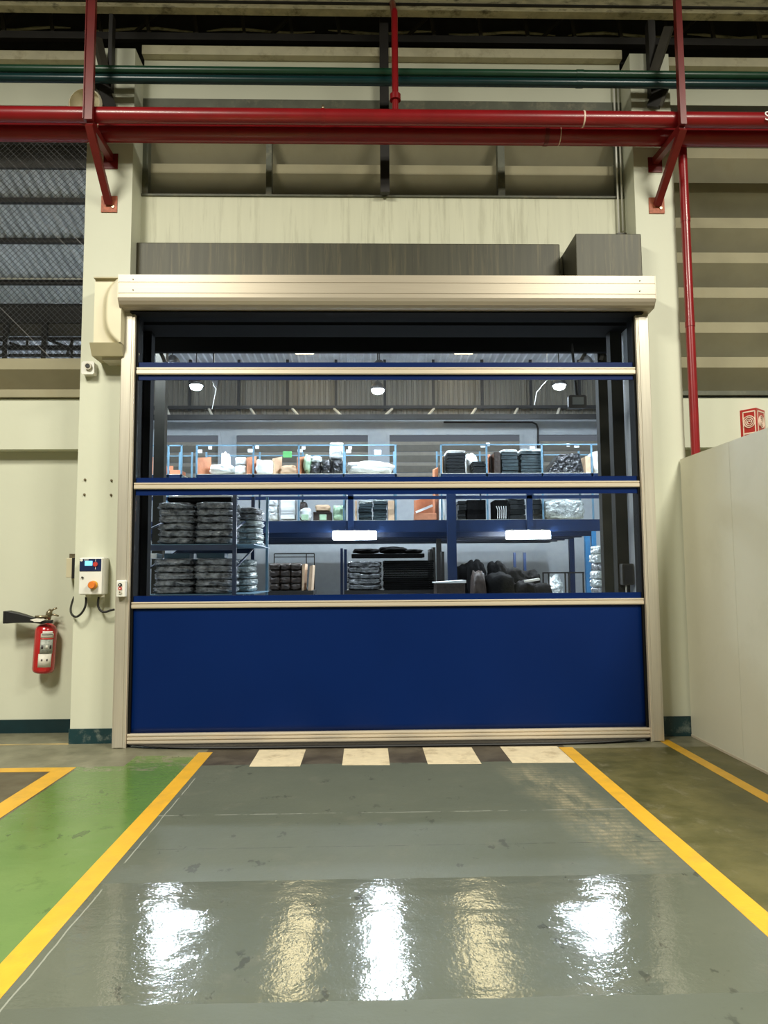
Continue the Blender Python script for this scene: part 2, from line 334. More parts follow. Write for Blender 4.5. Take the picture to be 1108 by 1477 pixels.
# chain-link mesh in the open bay beside the pillar
ml = thing('chain_link_screen', (-3.9, 7.62, zb1), 'fine chain-link wire mesh filling the open bay above the cream sill', 'mesh screen')
mb = MB(); x0, x1, z0, z1 = -4.6, LX0-.01, Z(60, 515, 7.62), 6.45; st = .062
n = int((x1-x0+z1-z0)/st)
for k in range(n):
    c = x0-(z1-z0)+k*st   # x = c + (z-z0)
    a, b = max(z0, z0+x0-c), min(z1, z0+x1-c)
    if b-a > .01: mb.path([(c+a-z0, 7.62, a), (c+b-z0, 7.62, b)], .0026, 3, False)
    c = x0+k*st           # x = c - (z-z0)
    a, b = max(z0, z0+c-x1), min(z1, z0+c-x0)
    if b-a > .01: mb.path([(c-a+z0, 7.62, a), (c-b+z0, 7.62, b)], .0026, 3, False)
tag(mb.build('wire_mesh', MWIRE, ml), kind='stuff')
# ------------------------------------------------------------------ roof steel over the wall
bt = MB().box(-9, 9, 7.16, 7.26, Z(555, 14, 7.16), 7.95).build('roof_beam', MDIRTY)
tag(bt, 'weathered cream roof beam with peeling paint along the very top', 'beam')
MB().box(-9, 9, 7.135, 7.16, Z(555, 6, 7.14), Z(555, 4, 7.14)).build('flange', MDARK, bt)
tr = thing('roof_truss', (0, 7.3, 7.22), 'dark steel lattice roof truss above the ledge of the white wall', 'truss')
ztc, zbc = 8.2, Z(555, 58, 7.5)
MB().box(-9, 9, 7.47, 7.53, zbc-.04, zbc+.04).build('bottom_chord', MDARK, tr)
MB().box(-9, 9, 7.47, 7.53, ztc, ztc+.08).build('top_chord', MDARK, tr)
for k in range(26):
    xx = -6.5+k*.52; d = .11
    MB().bar((xx, 7.5, zbc), (xx-d, 7.5, ztc), .035, .035).build('web', MBROWN, tr)
for k in range(8):
    xx = -5.6+k*1.5
    MB().bar((xx, 7.54, zbc), (xx+.75, 7.54, ztc), .03, .03).build('brace', MBROWN, tr)
mb = MB(); random.seed(3)
for k in range(9):
    xx = -5.8+k*1.35; zz = Z(555, 47, 7.62)
    pts = [(xx+i*.2, 7.62, zz+.02*math.sin(k*2+i*1.1)) for i in range(7)]
    mb.path(pts, [.006, .016, .018, .014, .018, .014, .006], 5)
tag(mb.build('insulation_strip', MDIRTY), 'pale ragged insulation edge hanging along the roof truss', 'insulation', kind='stuff')
for sgn, (a, b, c, d) in (((-1), (149, 163, 140, 130)), (1, (935, 945, 965, 968))):
    r = thing('truss_bracket', at((a+b)/2, 128, 7.1), 'dark steel truss bracket on the head of the %s pillar' % ('loudspeaker-side' if sgn < 0 else 'standpipe-side'), 'bracket', 'truss brackets on the pillar heads')
    MB().box(X(a if sgn < 0 else a, 90, 7.1)+(.06 if sgn < 0 else 0), X(b, 90, 7.1), 7.06, 7.15, Z(a, 130 if sgn < 0 else 138, 7.1), 7.36).build('plate', MDARK, r)
    p, q = at(c, 55 if sgn < 0 else 40, 6.95), at(a+4 if sgn < 0 else b-4, 112, 7.05)
    MB().bar(p, q, .05, .09).build('strut', MBROWN, r)
    p, q = at(142 if sgn < 0 else 962, 108, 7.0), at(158 if sgn < 0 else 942, 155, 7.08)
    MB().bar(p, q, .05, .13).build('gusset', MDARK, r)
    MB().bar(p+Vector((-.05*sgn*-1, -.05, 0)), q+Vector((-.06*sgn*-1, -.05, -.02)), .03, .03).build('rod', MBROWN, r)
# steel post down the middle of the clerestory
o = MB().box(X(548, 150, 7.36), X(561, 150, 7.36), 7.33, 7.40, zw0-.0, 7.75).build('steel_post', MDARK)
tag(o, 'dark steel post dividing the clerestory window in the middle', 'post')
# loudspeaker horn
h = thing('horn_loudspeaker', at(122, 152, 6.9), 'cream horn loudspeaker peeking over the red pipes beside pillar', 'loudspeaker')
c = at(122, 148, 6.76)
mb = MB(); prof = [(0, .145), (.02, .165), (.05, .15), (.12, .11), (.22, .07), (.30, .06), (.36, .055)]
mb.path([c+Vector((0, .0+t, 0)) for t, _ in prof], [q for _, q in prof], 24, False); mb.build('horn', MHORN, h, True)
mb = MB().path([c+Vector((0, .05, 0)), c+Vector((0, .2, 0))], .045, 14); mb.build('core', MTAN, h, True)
MB().bar(c+Vector((0, .3, 0)), (-2.84, 7.15, c.z-.02), .04, .05).build('bracket', MCREAM, h)
# ------------------------------------------------------------------ pipes
def hpipe(name, px_y, Yp, dia_px, mat, label, cat='pipe'):
    r = dia_px/2/F*Yp; zz = Z(555, px_y, Yp)
    sl = .0
    o = MB().path([(-9, Yp, zz), (9, Yp, zz)], r, 24).build(name, mat, None, 'auto'); return tag(o, label, cat), r, zz
p1, r1, z1 = hpipe('sprinkler_pipe', 169.5, 6.66, 23, MRED, 'slimmer upper red sprinkler pipe running across the photo above the door')
p2, r2, z2 = hpipe('water_main', 194, 6.93, 28, MRED, 'thicker lower red water main running across behind the slim red pipe')
p3, r3, z3 = hpipe('green_pipe', 104.5, 6.9, 12, MGREEN, 'dark green pipe running across the white wall above the red pipes')
p4, r4, z4 = hpipe('teal_pipe', 117.5, 6.9, 13, MGREEN2, 'dark teal pipe running directly beneath the green pipe')
def ring(par, x, y, z, r, w, mat, name='coupling'):
    MB().path([(x-w/2, y, z), (x+w/2, y, z)], r, 20).build(name, mat, par, 'auto')
ring(p1, X(466, 165, 6.66), 6.66, z1, r1+.004, .035, MRED); MB().path([(X(466, 160, 6.66), 6.66, z1+r1), (X(466, 160, 6.66), 6.66, z1+r1+.045)], .014, 8).build('nipple', MBRASS, p1, True)
ring(p1, X(841, 172, 6.66), 6.66, z1, r1+.004, .014, MSIGNW, 'white_band'); ring(p2, X(806, 190, 6.93), 6.93, z2, r2+.002, .008, MSIGNW, 'white_band'); ring(p2, X(787, 195, 6.93), 6.93, z2, r2+.006, .04, MRED2)
ring(p2, X(146, 190, 6.93), 6.93, z2, r2+.002, .008, MSIGNW, 'white_band')
ring(p3, X(836, 104, 6.9), 6.9, z3, r3+.004, .07, MGREEN); ring(p4, X(836, 117, 6.9), 6.9, z4, r4+.004, .07, MGREEN2)
MB().path([(X(997, 160, 6.93), 6.98, z2), (X(997, 160, 6.93), 6.98, z2+r2+.10), (X(997, 160, 6.93), 6.98, z2+r2+.13)], [.06, .06, .03], 16).build('capped_stub', MRED, p2, True)
cu = bpy.data.curves.new('s', 'FONT'); cu.body = 'S'; cu.size = .13; cu.extrude = .0008; cu.align_x = 'CENTER'
to = bpy.data.objects.new('s', cu); COL.objects.link(to); bpy.context.view_layer.update()
me = bpy.data.meshes.new_from_object(to.evaluated_get(bpy.context.evaluated_depsgraph_get())); bpy.data.objects.remove(to)
me.transform(Matrix.Rotation(math.pi/2, 4, 'X')); me.materials.clear(); me.materials.append(MWTAG)
so = bpy.data.objects.new('letter', me); COL.objects.link(so); so.parent = p1; so.location = Vector((X(1101, 172, 6.66), 6.66-r1-.004, z1-.045))-ORG[p1.name]; so['label'] = 'white painted letter S'
# drop pipe
dp = thing('drop_pipe', (X(570, 155, 6.66), 6.66, z1+r1), 'thin vertical red pipe dropping from the roof beam into the slim pipe', 'pipe')
xx = X(570, 90, 6.66); MB().path([(xx, 6.70, z1), (xx, 6.70, Z(570, 18, 6.70)), (xx, 6.72, Z(570, 14, 6.7)), (xx, 6.78, Z(570, 13, 6.7)), (xx, 7.16, Z(570, 13, 6.7)+.45)], 5/F*6.66, 16).build('pipe', MRED, dp, 'auto')
MB().tube((xx, 6.70, Z(570, 145, 6.70)), (xx, 6.70, Z(570, 137, 6.70)), 8.5/F*6.66, 16).build('flange', MRED, dp, 'auto')
# standpipe
xx = 3.265; sp_ = thing('standpipe', (xx, 7.0, 0), 'vertical red standpipe beside the pillar, going down behind the cream partition', 'pipe')
MB().tube((xx, 7.03, 0), (xx, 7.03, z2-.01), .044, 18).build('pipe', MRED, sp_, 'auto')
for zz in (Z(980, 318, 7.0), Z(988, 470, 7)): MB().tube((xx, 7.03, zz), (xx, 7.03, zz+.05), .048, 18).build('coupling', MRED, sp_, 'auto')
# pipe brackets
def pipe_bracket(px, a1, a2, wpost, label):
    zt = min(z1-r1, z2-r2)-.002; Y0 = 6.56
    xp = X(px, 100, Y0); r = thing('pipe_bracket', (a1.x, YCOL, a2.z), label, 'bracket', 'red steel pipe brackets')
    hw = wpost/2/F*Y0
    MB().box(xp-hw, xp+hw, Y0-.035, Y0+.012, zt-.03, 7.9).box(xp-hw-.008, xp-hw, Y0-.05, Y0+.012, zt-.03, 7.9).build('hanger_post', MRED2, r)
    MB().bar((xp, Y0+.01, zt-.045), (a1.x, YCOL-.015, zt-.045), .06, .07).build('arm', MRED2, r)
    MB().bar((xp, Y0, zt-.06), (a2.x, YCOL-.02, a2.z), .07, .055).build('diagonal_strut', MRED2, r)
    MB().box(a1.x-.07, a1.x+.075, YCOL-.012, YCOL, zt-.16, zt+.0).build('wall_plate', MRED2, r)
    MB().box(a2.x-.08, a2.x+.08, YCOL-.012, YCOL, a2.z-.085, a2.z+.085).build('base_plate', MORED, r)
    wp = [o for o in r.children if o.name.startswith('base_plate')][0]; MB().tube((a2.x+.04, YCOL-.02, a2.z-.03), (a2.x+.04, YCOL-.01, a2.z-.03), .015, 8).build('bolt', MBRASS, wp)
pipe_bracket(131, at(160, 228, YCOL), at(158, 295, YCOL), 12, 'red steel pipe bracket on the pillar that carries the motor cover')
pipe_bracket(981, at(944, 230, YCOL), at(947, 297, YCOL), 9, 'red steel pipe bracket on the pillar beside the red standpipe')
# conduits in the corner of the recess
cr = thing('wall_conduit', (2.76, 7.4, 5.1), 'thin grey conduit in the recess corner ending at the steel cladding', 'conduit')
for dx in (0, .045): MB().tube((2.715+dx, 7.405, 5.14+dx*2), (2.715+dx, 7.405, 7.0), .010, 8).build('tube', MWHITE, cr, True)
MB().box(2.68, 2.78, 7.36, 7.43, 5.10, 5.19).build('gland', MBROWN, cr)
MB().path([(2.66, 7.38, 5.11), (2.63, 7.36, 5.14), (2.69, 7.36, 5.16)], .008, 6).build('lead', MBLACK, cr)
# ------------------------------------------------------------------ steel cladding above the header
zt1 = Z(500, 350.5, 7.32)
c1 = MB().box(LX1, 2.05, 7.32, YREC-.004, 4.3, zt1).build('steel_cladding', MCLAD, bev=.01); tag(c1, 'long rust-streaked dark steel cladding strip above the roll-up door header', 'cladding')
zt2 = Z(878, 337, 6.95)
c2 = MB().box(X(831, 365, 6.95), X(926, 365, 6.95), 6.95, YREC, 4.44, zt2).build('steel_box', MCLAD, bev=.008); tag(c2, 'dark steel box standing proud on the end of the door header', 'box')
# ------------------------------------------------------------------ THE DOOR
dr = sroot('door_1', (0.2, 7.0, 0)); dr['label'] = 'blue roll-up fabric door with three clear windows between aluminium rails'
hx0, hx1 = X(170, 415, 6.75), X(946, 415, 6.75)
pf = [(7.15, 4.458), (6.75, 4.458)]
for py in (407, 408.6, 422.4, 424): pass
zz = lambda py: Z(555, py, 6.75)
for g in (407.5, 423): pf += [(6.75, zz(g)), (6.754, zz(g+.4)), (6.754, zz(g+1)), (6.75, zz(g+1.5))]
pf += [(6.75, 4.235), (6.758, 4.205), (6.78, 4.175), (6.81, 4.160), (6.86, 4.15), (7.15, 4.14)]
MB().prism(pf, 'X', hx0+.006, hx1-.006).build('header_box', MHEAD, dr); hbx = bpy.data.objects['header_box']
for a, b in ((hx0, hx0+.006), (hx1-.006, hx1)): MB().prism([(7.15, 4.46), (6.748, 4.46), (6.748, 4.23), (6.80, 4.155), (7.15, 4.138)], 'X', a, b).build('end_cap', MHEAD, dr)
for px in (192, 923):
    for py in (404, 419): MB().tube((X(px, py, 6.75), 6.745, zz(py)), (X(px, py, 6.75), 6.752, zz(py)), .006, 8).build('screw', MBROWN, hbx)
for px0, px1, cap in ((162, 181, 1), (940, 958, -1)):
    a, b = X(px0, 1075, 6.95), X(px1, 1075, 6.95)
    MB().box(a, b, 6.93, YCOL-.0, 0, 4.15).build('guide_rail', MRAIL, dr, bev=.006)
    MB().box(a+.018, b-.022, 6.922, 6.93, .01, 4.15).build('guide_cover', MRAIL, dr)
    e = b if cap > 0 else a
    MB().box(e-.0 if cap > 0 else e-.03, e+.03 if cap > 0 else e, 6.975, 7.12, 0, 4.15).build('brush_seal', MVOID, dr)
    MB().box(*sorted((e, e+.007*cap)), 6.93, 6.975, 0, 4.15).build('guide_lip', MALU, dr)
CX0, CX1 = -2.234, 2.671
zs = dict(w1=(523, 444), b1=(548, 523), w2=(688, 548), b2=(713, 688), w3=(857, 713), b3=(868, 857), p=(1053, 868))
for nm, (lo, hi) in zs.items():
    a, b = zc(lo), zc(hi)
    if nm[0] == 'w': MB().box(CX0+.015, CX1-.015, 6.999, 7.002, a, b).build('vinyl_window', MVIN, dr)
    elif nm[0] == 'b': MB().box(CX0, CX1, 6.993, 7.008, a, b).build('fabric_band', MBLUE, dr)
    else:
        nx, nz_ = 60, 20; v = []; f = []
        for j in range(nz_+1):
            for i in range(nx+1):
                xx = CX0+(CX1-CX0)*i/nx; z_ = a+(b-a)*j/nz_; amp = .006*math.sin(math.pi*j/nz_)
                v.append((xx, 7.0+amp*math.sin(xx*2.1+z_*.8)+amp*.5*math.sin(xx*5.3), z_))
        for j in range(nz_):
            for i in range(nx): k = j*(nx+1)+i; f.append((k, k+1, k+nx+2, k+nx+1))
        o = MB().add(v, f).build('fabric_panel', MBLUE, dr, True); sd = o.modifiers.new('s', 'SOLIDIFY'); sd.thickness = .004
for pa, pb in ((531, 541), (695.5, 704.5), (865.5, 874.5)):
    a, b = zc(pb), zc(pa); h = b-a
    MB().prism([(7.0, a), (6.968, a), (6.962, a+h*.15), (6.962, a+h*.58), (6.972, a+h*.66), (6.972, a+h*.74), (6.962, a+h*.80), (6.962, b-.004), (6.968, b), (7.0, b)], 'X', CX0+.004, CX1-.004).build('aluminium_rail', MALU, dr)
a, b = zc(1067.5), zc(1053); h = b-a
MB().prism([(7.03, a), (6.955, a), (6.95, a+h*.1), (6.95, a+h*.3), (6.962, a+h*.34), (6.962, a+h*.42), (6.946, a+h*.46), (6.946, a+h*.66), (6.962, a+h*.7), (6.962, a+h*.76), (6.95, a+h*.8), (6.95, b-.005), (6.956, b), (7.03, b)], 'X', CX0-.005, CX1+.005).build('bottom_bar', MALU, dr)
v = []; f = []; n = 30
for i in range(n+1):
    xx = CX0+(CX1-CX0)*i/n; t = abs(i/n-.5)*2; zz0 = .0+.028*t**6
    yf = 6.93-.095*(1-t**8); v += [(xx, 6.965, a), (xx, (6.95+yf)/2, a*.62+zz0*.3), (xx, yf, zz0+.012), (xx, yf+.02, zz0), (xx, 7.0, zz0), (xx, 7.02, a)]
for i in range(n):
    for k in range(6): f.append((i*6+k, i*6+(k+1) % 6, (i+1)*6+(k+1) % 6, (i+1)*6+k))
f += [tuple(range(6)), tuple(n*6+k for k in (5, 4, 3, 2, 1, 0))]
MB().add(v, f).build('bottom_seal', MBLACK, dr, True)
MB().box(CX0-.02, CX1+.02, 6.99, 7.03, zc(450), 4.16).build('top_hem', MBLACK, dr)
MB().box(hx0+.08, hx1-.08, 6.87, 7.14, 4.132, 4.141).build('header_underside_shade', MVOID, dr)  # black sheet painting in the shade under the header
struct('trim_4', MB().box(LX1, RX0, 7.40, 7.78, 4.19, 4.26), MVOID)  # black soffit added so the pale wall underside reads as shaded
# motor cover with the raised curved flank
mc = thing('motor_cover', at(153, 508, 7.0), 'cream moulded motor cover at the end of the door header', 'cover')
mx0, mx1 = X(133, 450, 6.85), X(174, 450, 6.80); mz0, mz1 = Z(150, 494, 6.83), Z(150, 399, 6.83)
nu, nv = 28, 44; v = []; f = []
def crease(t): return .42+.45*abs((t-.5)*2)**3.2
def sst(x): x = max(0, min(1, x)); return x*x*(3-2*x)
for j in range(nv+1):
    t = j/nv
    for i in range(nu+1):
        u = i/nu; d = 6.90-.085*sst((u-crease(t)+.12)/.22)
        v.append((mx0+(mx1-mx0)*u, d, mz1+(mz0-mz1)*t))
m1 = len(v)
for j in range(nv+1):
    for i in (0, nu): v.append((mx0+(mx1-mx0)*i/nu, YCOL, mz1+(mz0-mz1)*j/nv))
for j in range(nv):
    for i in range(nu): k = j*(nu+1)+i; f.append((k, k+1, k+nu+2, k+nu+1))
    f.append((j*(nu+1), m1+2*j, m1+2*j+2, (j+1)*(nu+1))); f.append((j*(nu+1)+nu, (j+1)*(nu+1)+nu, m1+2*j+3, m1+2*j+1))
f.append(tuple(range(nu, -1, -1))+(m1, m1+1))
MB().add(v, f).build('shell', MCREAM, mc, 'auto')
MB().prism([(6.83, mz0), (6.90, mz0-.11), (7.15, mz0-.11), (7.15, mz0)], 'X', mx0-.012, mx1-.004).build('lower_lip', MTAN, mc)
MB().box(mx0+.07, mx1+.02, 6.95, YCOL, mz0-.135, mz0-.11).build('back_plate', MGRAYPL, mc)
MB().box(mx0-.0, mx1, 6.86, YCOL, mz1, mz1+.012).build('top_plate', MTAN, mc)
# camera sensor
sx0, sx1, sz0, sz1 = bx(118.5, 522, 137, 540.5, 7.08)
s_ = thing('wall_sensor', ((sx0+sx1)/2, YCOL, sz0), 'small white sensor box with a dark round lens on the pillar edge', 'sensor')
MB().box(sx0, sx1, 7.06, YCOL, sz0, sz1, .015).build('housing', MWHITE, s_)
cx, cz = (sx0+sx1)/2+.01, (sz0+sz1)/2+.01
MB().tube((cx, 7.03, cz), (cx, 7.06, cz), .034, 18).build('bezel', MGRAYPL, s_, 'auto'); MB().tube((cx, 7.022, cz), (cx, 7.031, cz), .022, 16).build('lens', MBLACK, s_, 'auto')
MB().path([(sx0+.01, 7.1, sz1), (sx0-.02, 7.14, sz1+.01), (sx0-.03, 7.3, sz1+.02)], .008, 6).build('cable', MWHITE, s_)
# bolts
for i, (px, py) in enumerate(((123, 692), (161, 693), (122, 713.5), (160.5, 714))):
    p = at(px, py, YCOL)
    o = MB().tube((p.x, YCOL-.02, p.z), (p.x, YCOL, p.z), .008, 8).tube((p.x, YCOL-.006, p.z), (p.x, YCOL, p.z), .013, 8).build('anchor_bolt', MBRASS)
    tag(o, 'stray anchor bolt on the pillar, %s of the four' % ['upper one by the wall edge', 'upper one by the guide rail', 'lower one by the wall edge', 'lower one by the guide rail'][i], 'bolt', 'stray anchor bolts above the control box')
# control box
bx0, bx1, bz0, bz1 = bx(113.5, 804, 148, 858, 6.98)
cb = thing('control_box', ((bx0+bx1)/2, YCOL, bz0), 'white door control box with blue panel and lit display on the pillar', 'control box')
MB().box(bx0, bx1, 7.0, YCOL, bz0, bz1).build('case', MWHITE, cb, bev=.012); MB().box(bx0+.004, bx1-.004, 6.975, 7.0, bz0+.004, bz1-.004).build('lid', MWHITE, cb, bev=.008)
Yf = 6.973; k = (bx1-bx0)/34.5
px_ = lambda q: bx0+(q-113.5)*k
pz_ = lambda q: bz1-(q-804)*k
MB().box(px_(115.0), px_(146), Yf-.003, Yf+.003, pz_(824), pz_(806)).build('control_panel', MNAVY, cb); cpn = bpy.data.objects['control_panel']
MB().box(px_(122.5), px_(133.5), Yf-.006, Yf, pz_(816), pz_(809)).build('display', ELCD, cpn)
MB().tube((px_(138), Yf-.014, pz_(814)), (px_(138), Yf, pz_(814)), .022, 16).build('stop_button', MBTNR, cpn, 'auto')
MB().box(px_(137.7), px_(138.3), Yf-.005, Yf, pz_(821.5), pz_(818)).build('tick_mark', MWHITE, cpn); MB().box(px_(137.7), px_(138.3), Yf-.005, Yf, pz_(810), pz_(807)).build('tick_mark', MWHITE, cpn)
for q in range(5): MB().box(px_(121.5+q*1.3), px_(122.5+q*1.3), Yf-.005, Yf, pz_(808.3), pz_(807.2)).build('printed_mark', MWHITE, cpn)
MB().tube((px_(117.5), Yf-.005, pz_(807.8)), (px_(117.5), Yf, pz_(807.8)), .014, 10).build('printed_emblem', MWHITE, cpn)
MB().prism([(px_(119), pz_(831.5)), (px_(121.5), pz_(833)), (px_(119.4), pz_(835)), (px_(118), pz_(833))], 'Y', Yf-.012, Yf+.003).build('lock', MBROWN, cb)
eb = MB().tube((px_(136), Yf-.02, pz_(844)), (px_(136), Yf+.003, pz_(844)), .040, 20).build('stop_switch_base', MYEL, cb, 'auto')
MB().path([(px_(135.6), Yf-.06, pz_(844)), (px_(135.6), Yf-.05, pz_(844)), (px_(135.6), Yf-.02, pz_(844))], [.030, .036, .034], 22).build('emergency_stop', MORANGE, eb, 'auto')
for q in (123.5, 143.5): MB().tube((px_(q), 7.06, bz0-.025), (px_(q), 7.06, bz0+.01), .024, 12).build('gland', MGRAYPL, cb, 'auto')
for i, (pts, lb) in enumerate(((((124, 861), (124, 868), (122.5, 876), (118, 884), (112, 889), (107, 889), (103, 885), (102, 878), (104, 869), (107, 861)), 'black cable looping from the control box back to the wall'),
                  (((142.5, 861), (141.3, 870), (142.5, 877), (147, 882), (153, 882.5), (159, 880.5), (165, 879)), 'black cable curving from the control box toward the guide rail'))):
    P = []
    for j, (a_, b_) in enumerate(pts):
        Yq = 7.06 if i == 1 else 7.06+.5*sst((j-5)/4)
        P.append(at(a_, b_, Yq))
    # smooth the polyline
    Q = []
    for j in range(len(P)-1):
        p0, p1_, p2_, p3_ = P[max(0, j-1)], P[j], P[j+1], P[min(len(P)-1, j+2)]
        for s in range(5):
            t = s/5; Q.append(.5*((2*p1_)+(p2_-p0)*t+(2*p0-5*p1_+4*p2_-p3_)*t*t+(3*p1_-p0-3*p2_+p3_)*t**3))
    Q.append(P[-1])
    tag(MB().path(Q, .0105, 10).build('control_cable', MBLACK, None, True), lb, 'cable')
# junction box behind the pillar edge
j0, j1, jz0, jz1 = bx(97, 805, 105.5, 833, 7.55)
jb = thing('switch_box', ((j0+j1)/2, YWALL, jz0), 'beige switch box on the wall tucked behind the control box', 'box')
MB().box(j0, j1, 7.52, YWALL, jz0, jz1).build('case', MCREAM, jb, bev=.006)
MB().box(j1, j1+.075, 7.515, YWALL, jz0-.01, jz1-.0).build('side', MBLACK, jb); MB().box(j1-.05, j1+.01, 7.57, YWALL, jz1, jz1+.045).build('hinge', MBRASS, jb)
# three-button station
q0, q1, qz0, qz1 = bx(168.5, 837, 181.5, 861, 6.88)
bs = thing('push_button_station', ((q0+q1)/2, 6.93, qz0), 'cream station with black, red and white push buttons on the guide rail', 'push buttons')
MB().box(q0, q1, 6.86, 6.922, qz0, qz1).build('case', MWHITE, bs, bev=.008)
for py, mt in ((843.5, MBLACK), (848.8, MBTNR), (854, MGRAYPL)):
    xx = X(173.6, py, 6.86); z_ = Z(173.6, py, 6.86)
    MB().tube((xx, 6.846, z_), (xx, 6.862, z_), .0165, 16).build('button', mt, bs, 'auto'); MB().tube((xx, 6.843, z_), (xx, 6.847, z_), .006, 10).build('button_mark', MWHITE if mt != MGRAYPL else MINK, bs)
# ------------------------------------------------------------------ fire extinguisher
fe = thing('fire_extinguisher', at(63, 972, 7.52), 'red fire extinguisher with black horn hanging on the cream wall', 'fire extinguisher')
Ye = 7.53; top, bot = at(67.5, 898, Ye), at(62, 971, Ye); ax = (top-bot); L = ax.length; ax.normalize(); R = 14.6/F*Ye
prof = [(0, .55), (.015, .80), (.05, .95), (.09, 1), (.82, 1), (.88, .95), (.93, .82), (.97, .60), (1.0, .36)]
MB().path([bot+ax*L*t for t, _ in prof], [R*q for _, q in prof], 32).build('cylinder', MEXT, fe, True); cyl = bpy.data.objects['cylinder']
sd = ax.cross(Vector((0, 1, 0))).normalized()
def patch(t0, t1, a0, a1, mat, name, rr=1.012):
    v = []; f = []; n = 12; fr = Vector((0, -1, 0)); fr = (fr-ax*fr.dot(ax)).normalized(); ri = Vector((1, 0, 0)); ri = (ri-ax*ri.dot(ax)).normalized()
    for t in (t0, t1):
        for i in range(n+1):
            a_ = math.radians(a0+(a1-a0)*i/n); v.append(bot+ax*L*t+R*rr*(math.cos(a_)*fr+math.sin(a_)*ri))
    for i in range(n): f.append((i, i+1, n+2+i, n+1+i))
    o = MB().add(v, f).build(name, mat, cyl, True); s = o.modifiers.new('s', 'SOLIDIFY'); s.thickness = .001; return o
patch(.14, .40, -8, 62, MLABEL, 'inspection_label'); patch(.40, .68, -2, 66, MLABELG, 'pictogram_label'); patch(.68, .715, -2, 66, MBTNR, 'red_stripe'); patch(.715, .80, -2, 66, MLABEL, 'title_label'); patch(.80, .845, 6, 60, MWTAG, 'blank_label')
patch(.765, .785, 2, 60, MINK, 'printed_line', 1.02)
for a0 in (4, 26, 46): patch(.50, .57, a0, a0+11, MINK if a0 != 26 else MLABEL, 'pictogram', 1.02)
for a0 in (8, 34): patch(.26, .30, a0, a0+8, MINK, 'pictogram', 1.02)
vt = top; MB().path([vt-ax*.01, vt+ax*.03, vt+ax*.06], [.036, .034, .025], 14).build('neck', MBRASS, fe, True)
MB().path([at(69, 893, Ye), at(71, 884, Ye), at(73.5, 879, Ye)], [.028, .032, .016], 10).build('valve', MBRASS, fe, True)
MB().path([at(71, 884, Ye), at(77, 879, Ye), at(82, 877, Ye)], .009, 8).build('carry_handle', MBRASS, fe, True)
MB().path([at(70, 887, Ye), at(78, 886.5, Ye), at(84.5, 888.5, Ye)], .009, 8).build('squeeze_lever', MBRASS, fe, True)
MB().path([at(70, 889, Ye-.02), at(64, 889.5, Ye-.05), at(58, 890, Ye-.06), at(51, 890, Ye-.06)], [.012, .016, .018, .016], 10).build('discharge_tube', MBRASS, fe, True)
# horn: square duct flaring toward its mouth, then the folded tail over the shoulder
def loft(sections, name, mat):
    v = []; f = []
    for c, hy, hz in sections: v += [c+Vector((0, -hy, -hz)), c+Vector((0, hy, -hz)), c+Vector((0, hy, hz)), c+Vector((0, -hy, hz))]
    for i in range(len(sections)-1):
        for k_ in range(4): f.append((i*4+k_, i*4+(k_+1) % 4, (i+1)*4+(k_+1) % 4, (i+1)*4+k_))
    n = len(sections)-1; f += [(3, 2, 1, 0), tuple(n*4+q for q in range(4))]
    return MB().add(v, f).build(name, mat, fe, bev=.006)
hrn = loft([(at(11.5, 890, Ye-.06), .065, .060), (at(14, 890, Ye-.06), .062, .062), (at(28, 891, Ye-.06), .05, .048), (at(42, 893, Ye-.06), .038, .034), (at(50, 894.5, Ye-.06), .03, .026), (at(60, 897.5, Ye-.10), .022, .016), (at(68, 897, Ye-.115), .02, .014), (at(76, 896.5, Ye-.09), .02, .018)], 'horn', MBLACK)
MB().box(X(10, 890, 7.46)-.012, X(11.5, 890, 7.46)+.004, Ye-.13, Ye+.01, Z(11, 899, 7.46), Z(11, 881, 7.46)).build('horn_rim', MBLACK, hrn, bev=.005)
p = [at(43, 894, Ye-.112), at(53, 891.8, Ye-.112), at(66, 893.5, Ye-.14), at(58, 897, Ye-.14), at(50, 897, Ye-.125)]
MB().add(p+[q+Vector((0, .003, 0)) for q in p], [(0, 1, 2, 3, 4), (9, 8, 7, 6, 5)]+[(i, i+5, (i+1) % 5+5, (i+1) % 5) for i in range(5)]).build('horn_label', MLABEL, hrn)
MB().box(bot.x-.02, bot.x+.06, Ye+.07, YWALL, (top.z+bot.z)/2+.12, (top.z+bot.z)/2+.2).build('wall_hook', MBRASS, fe)
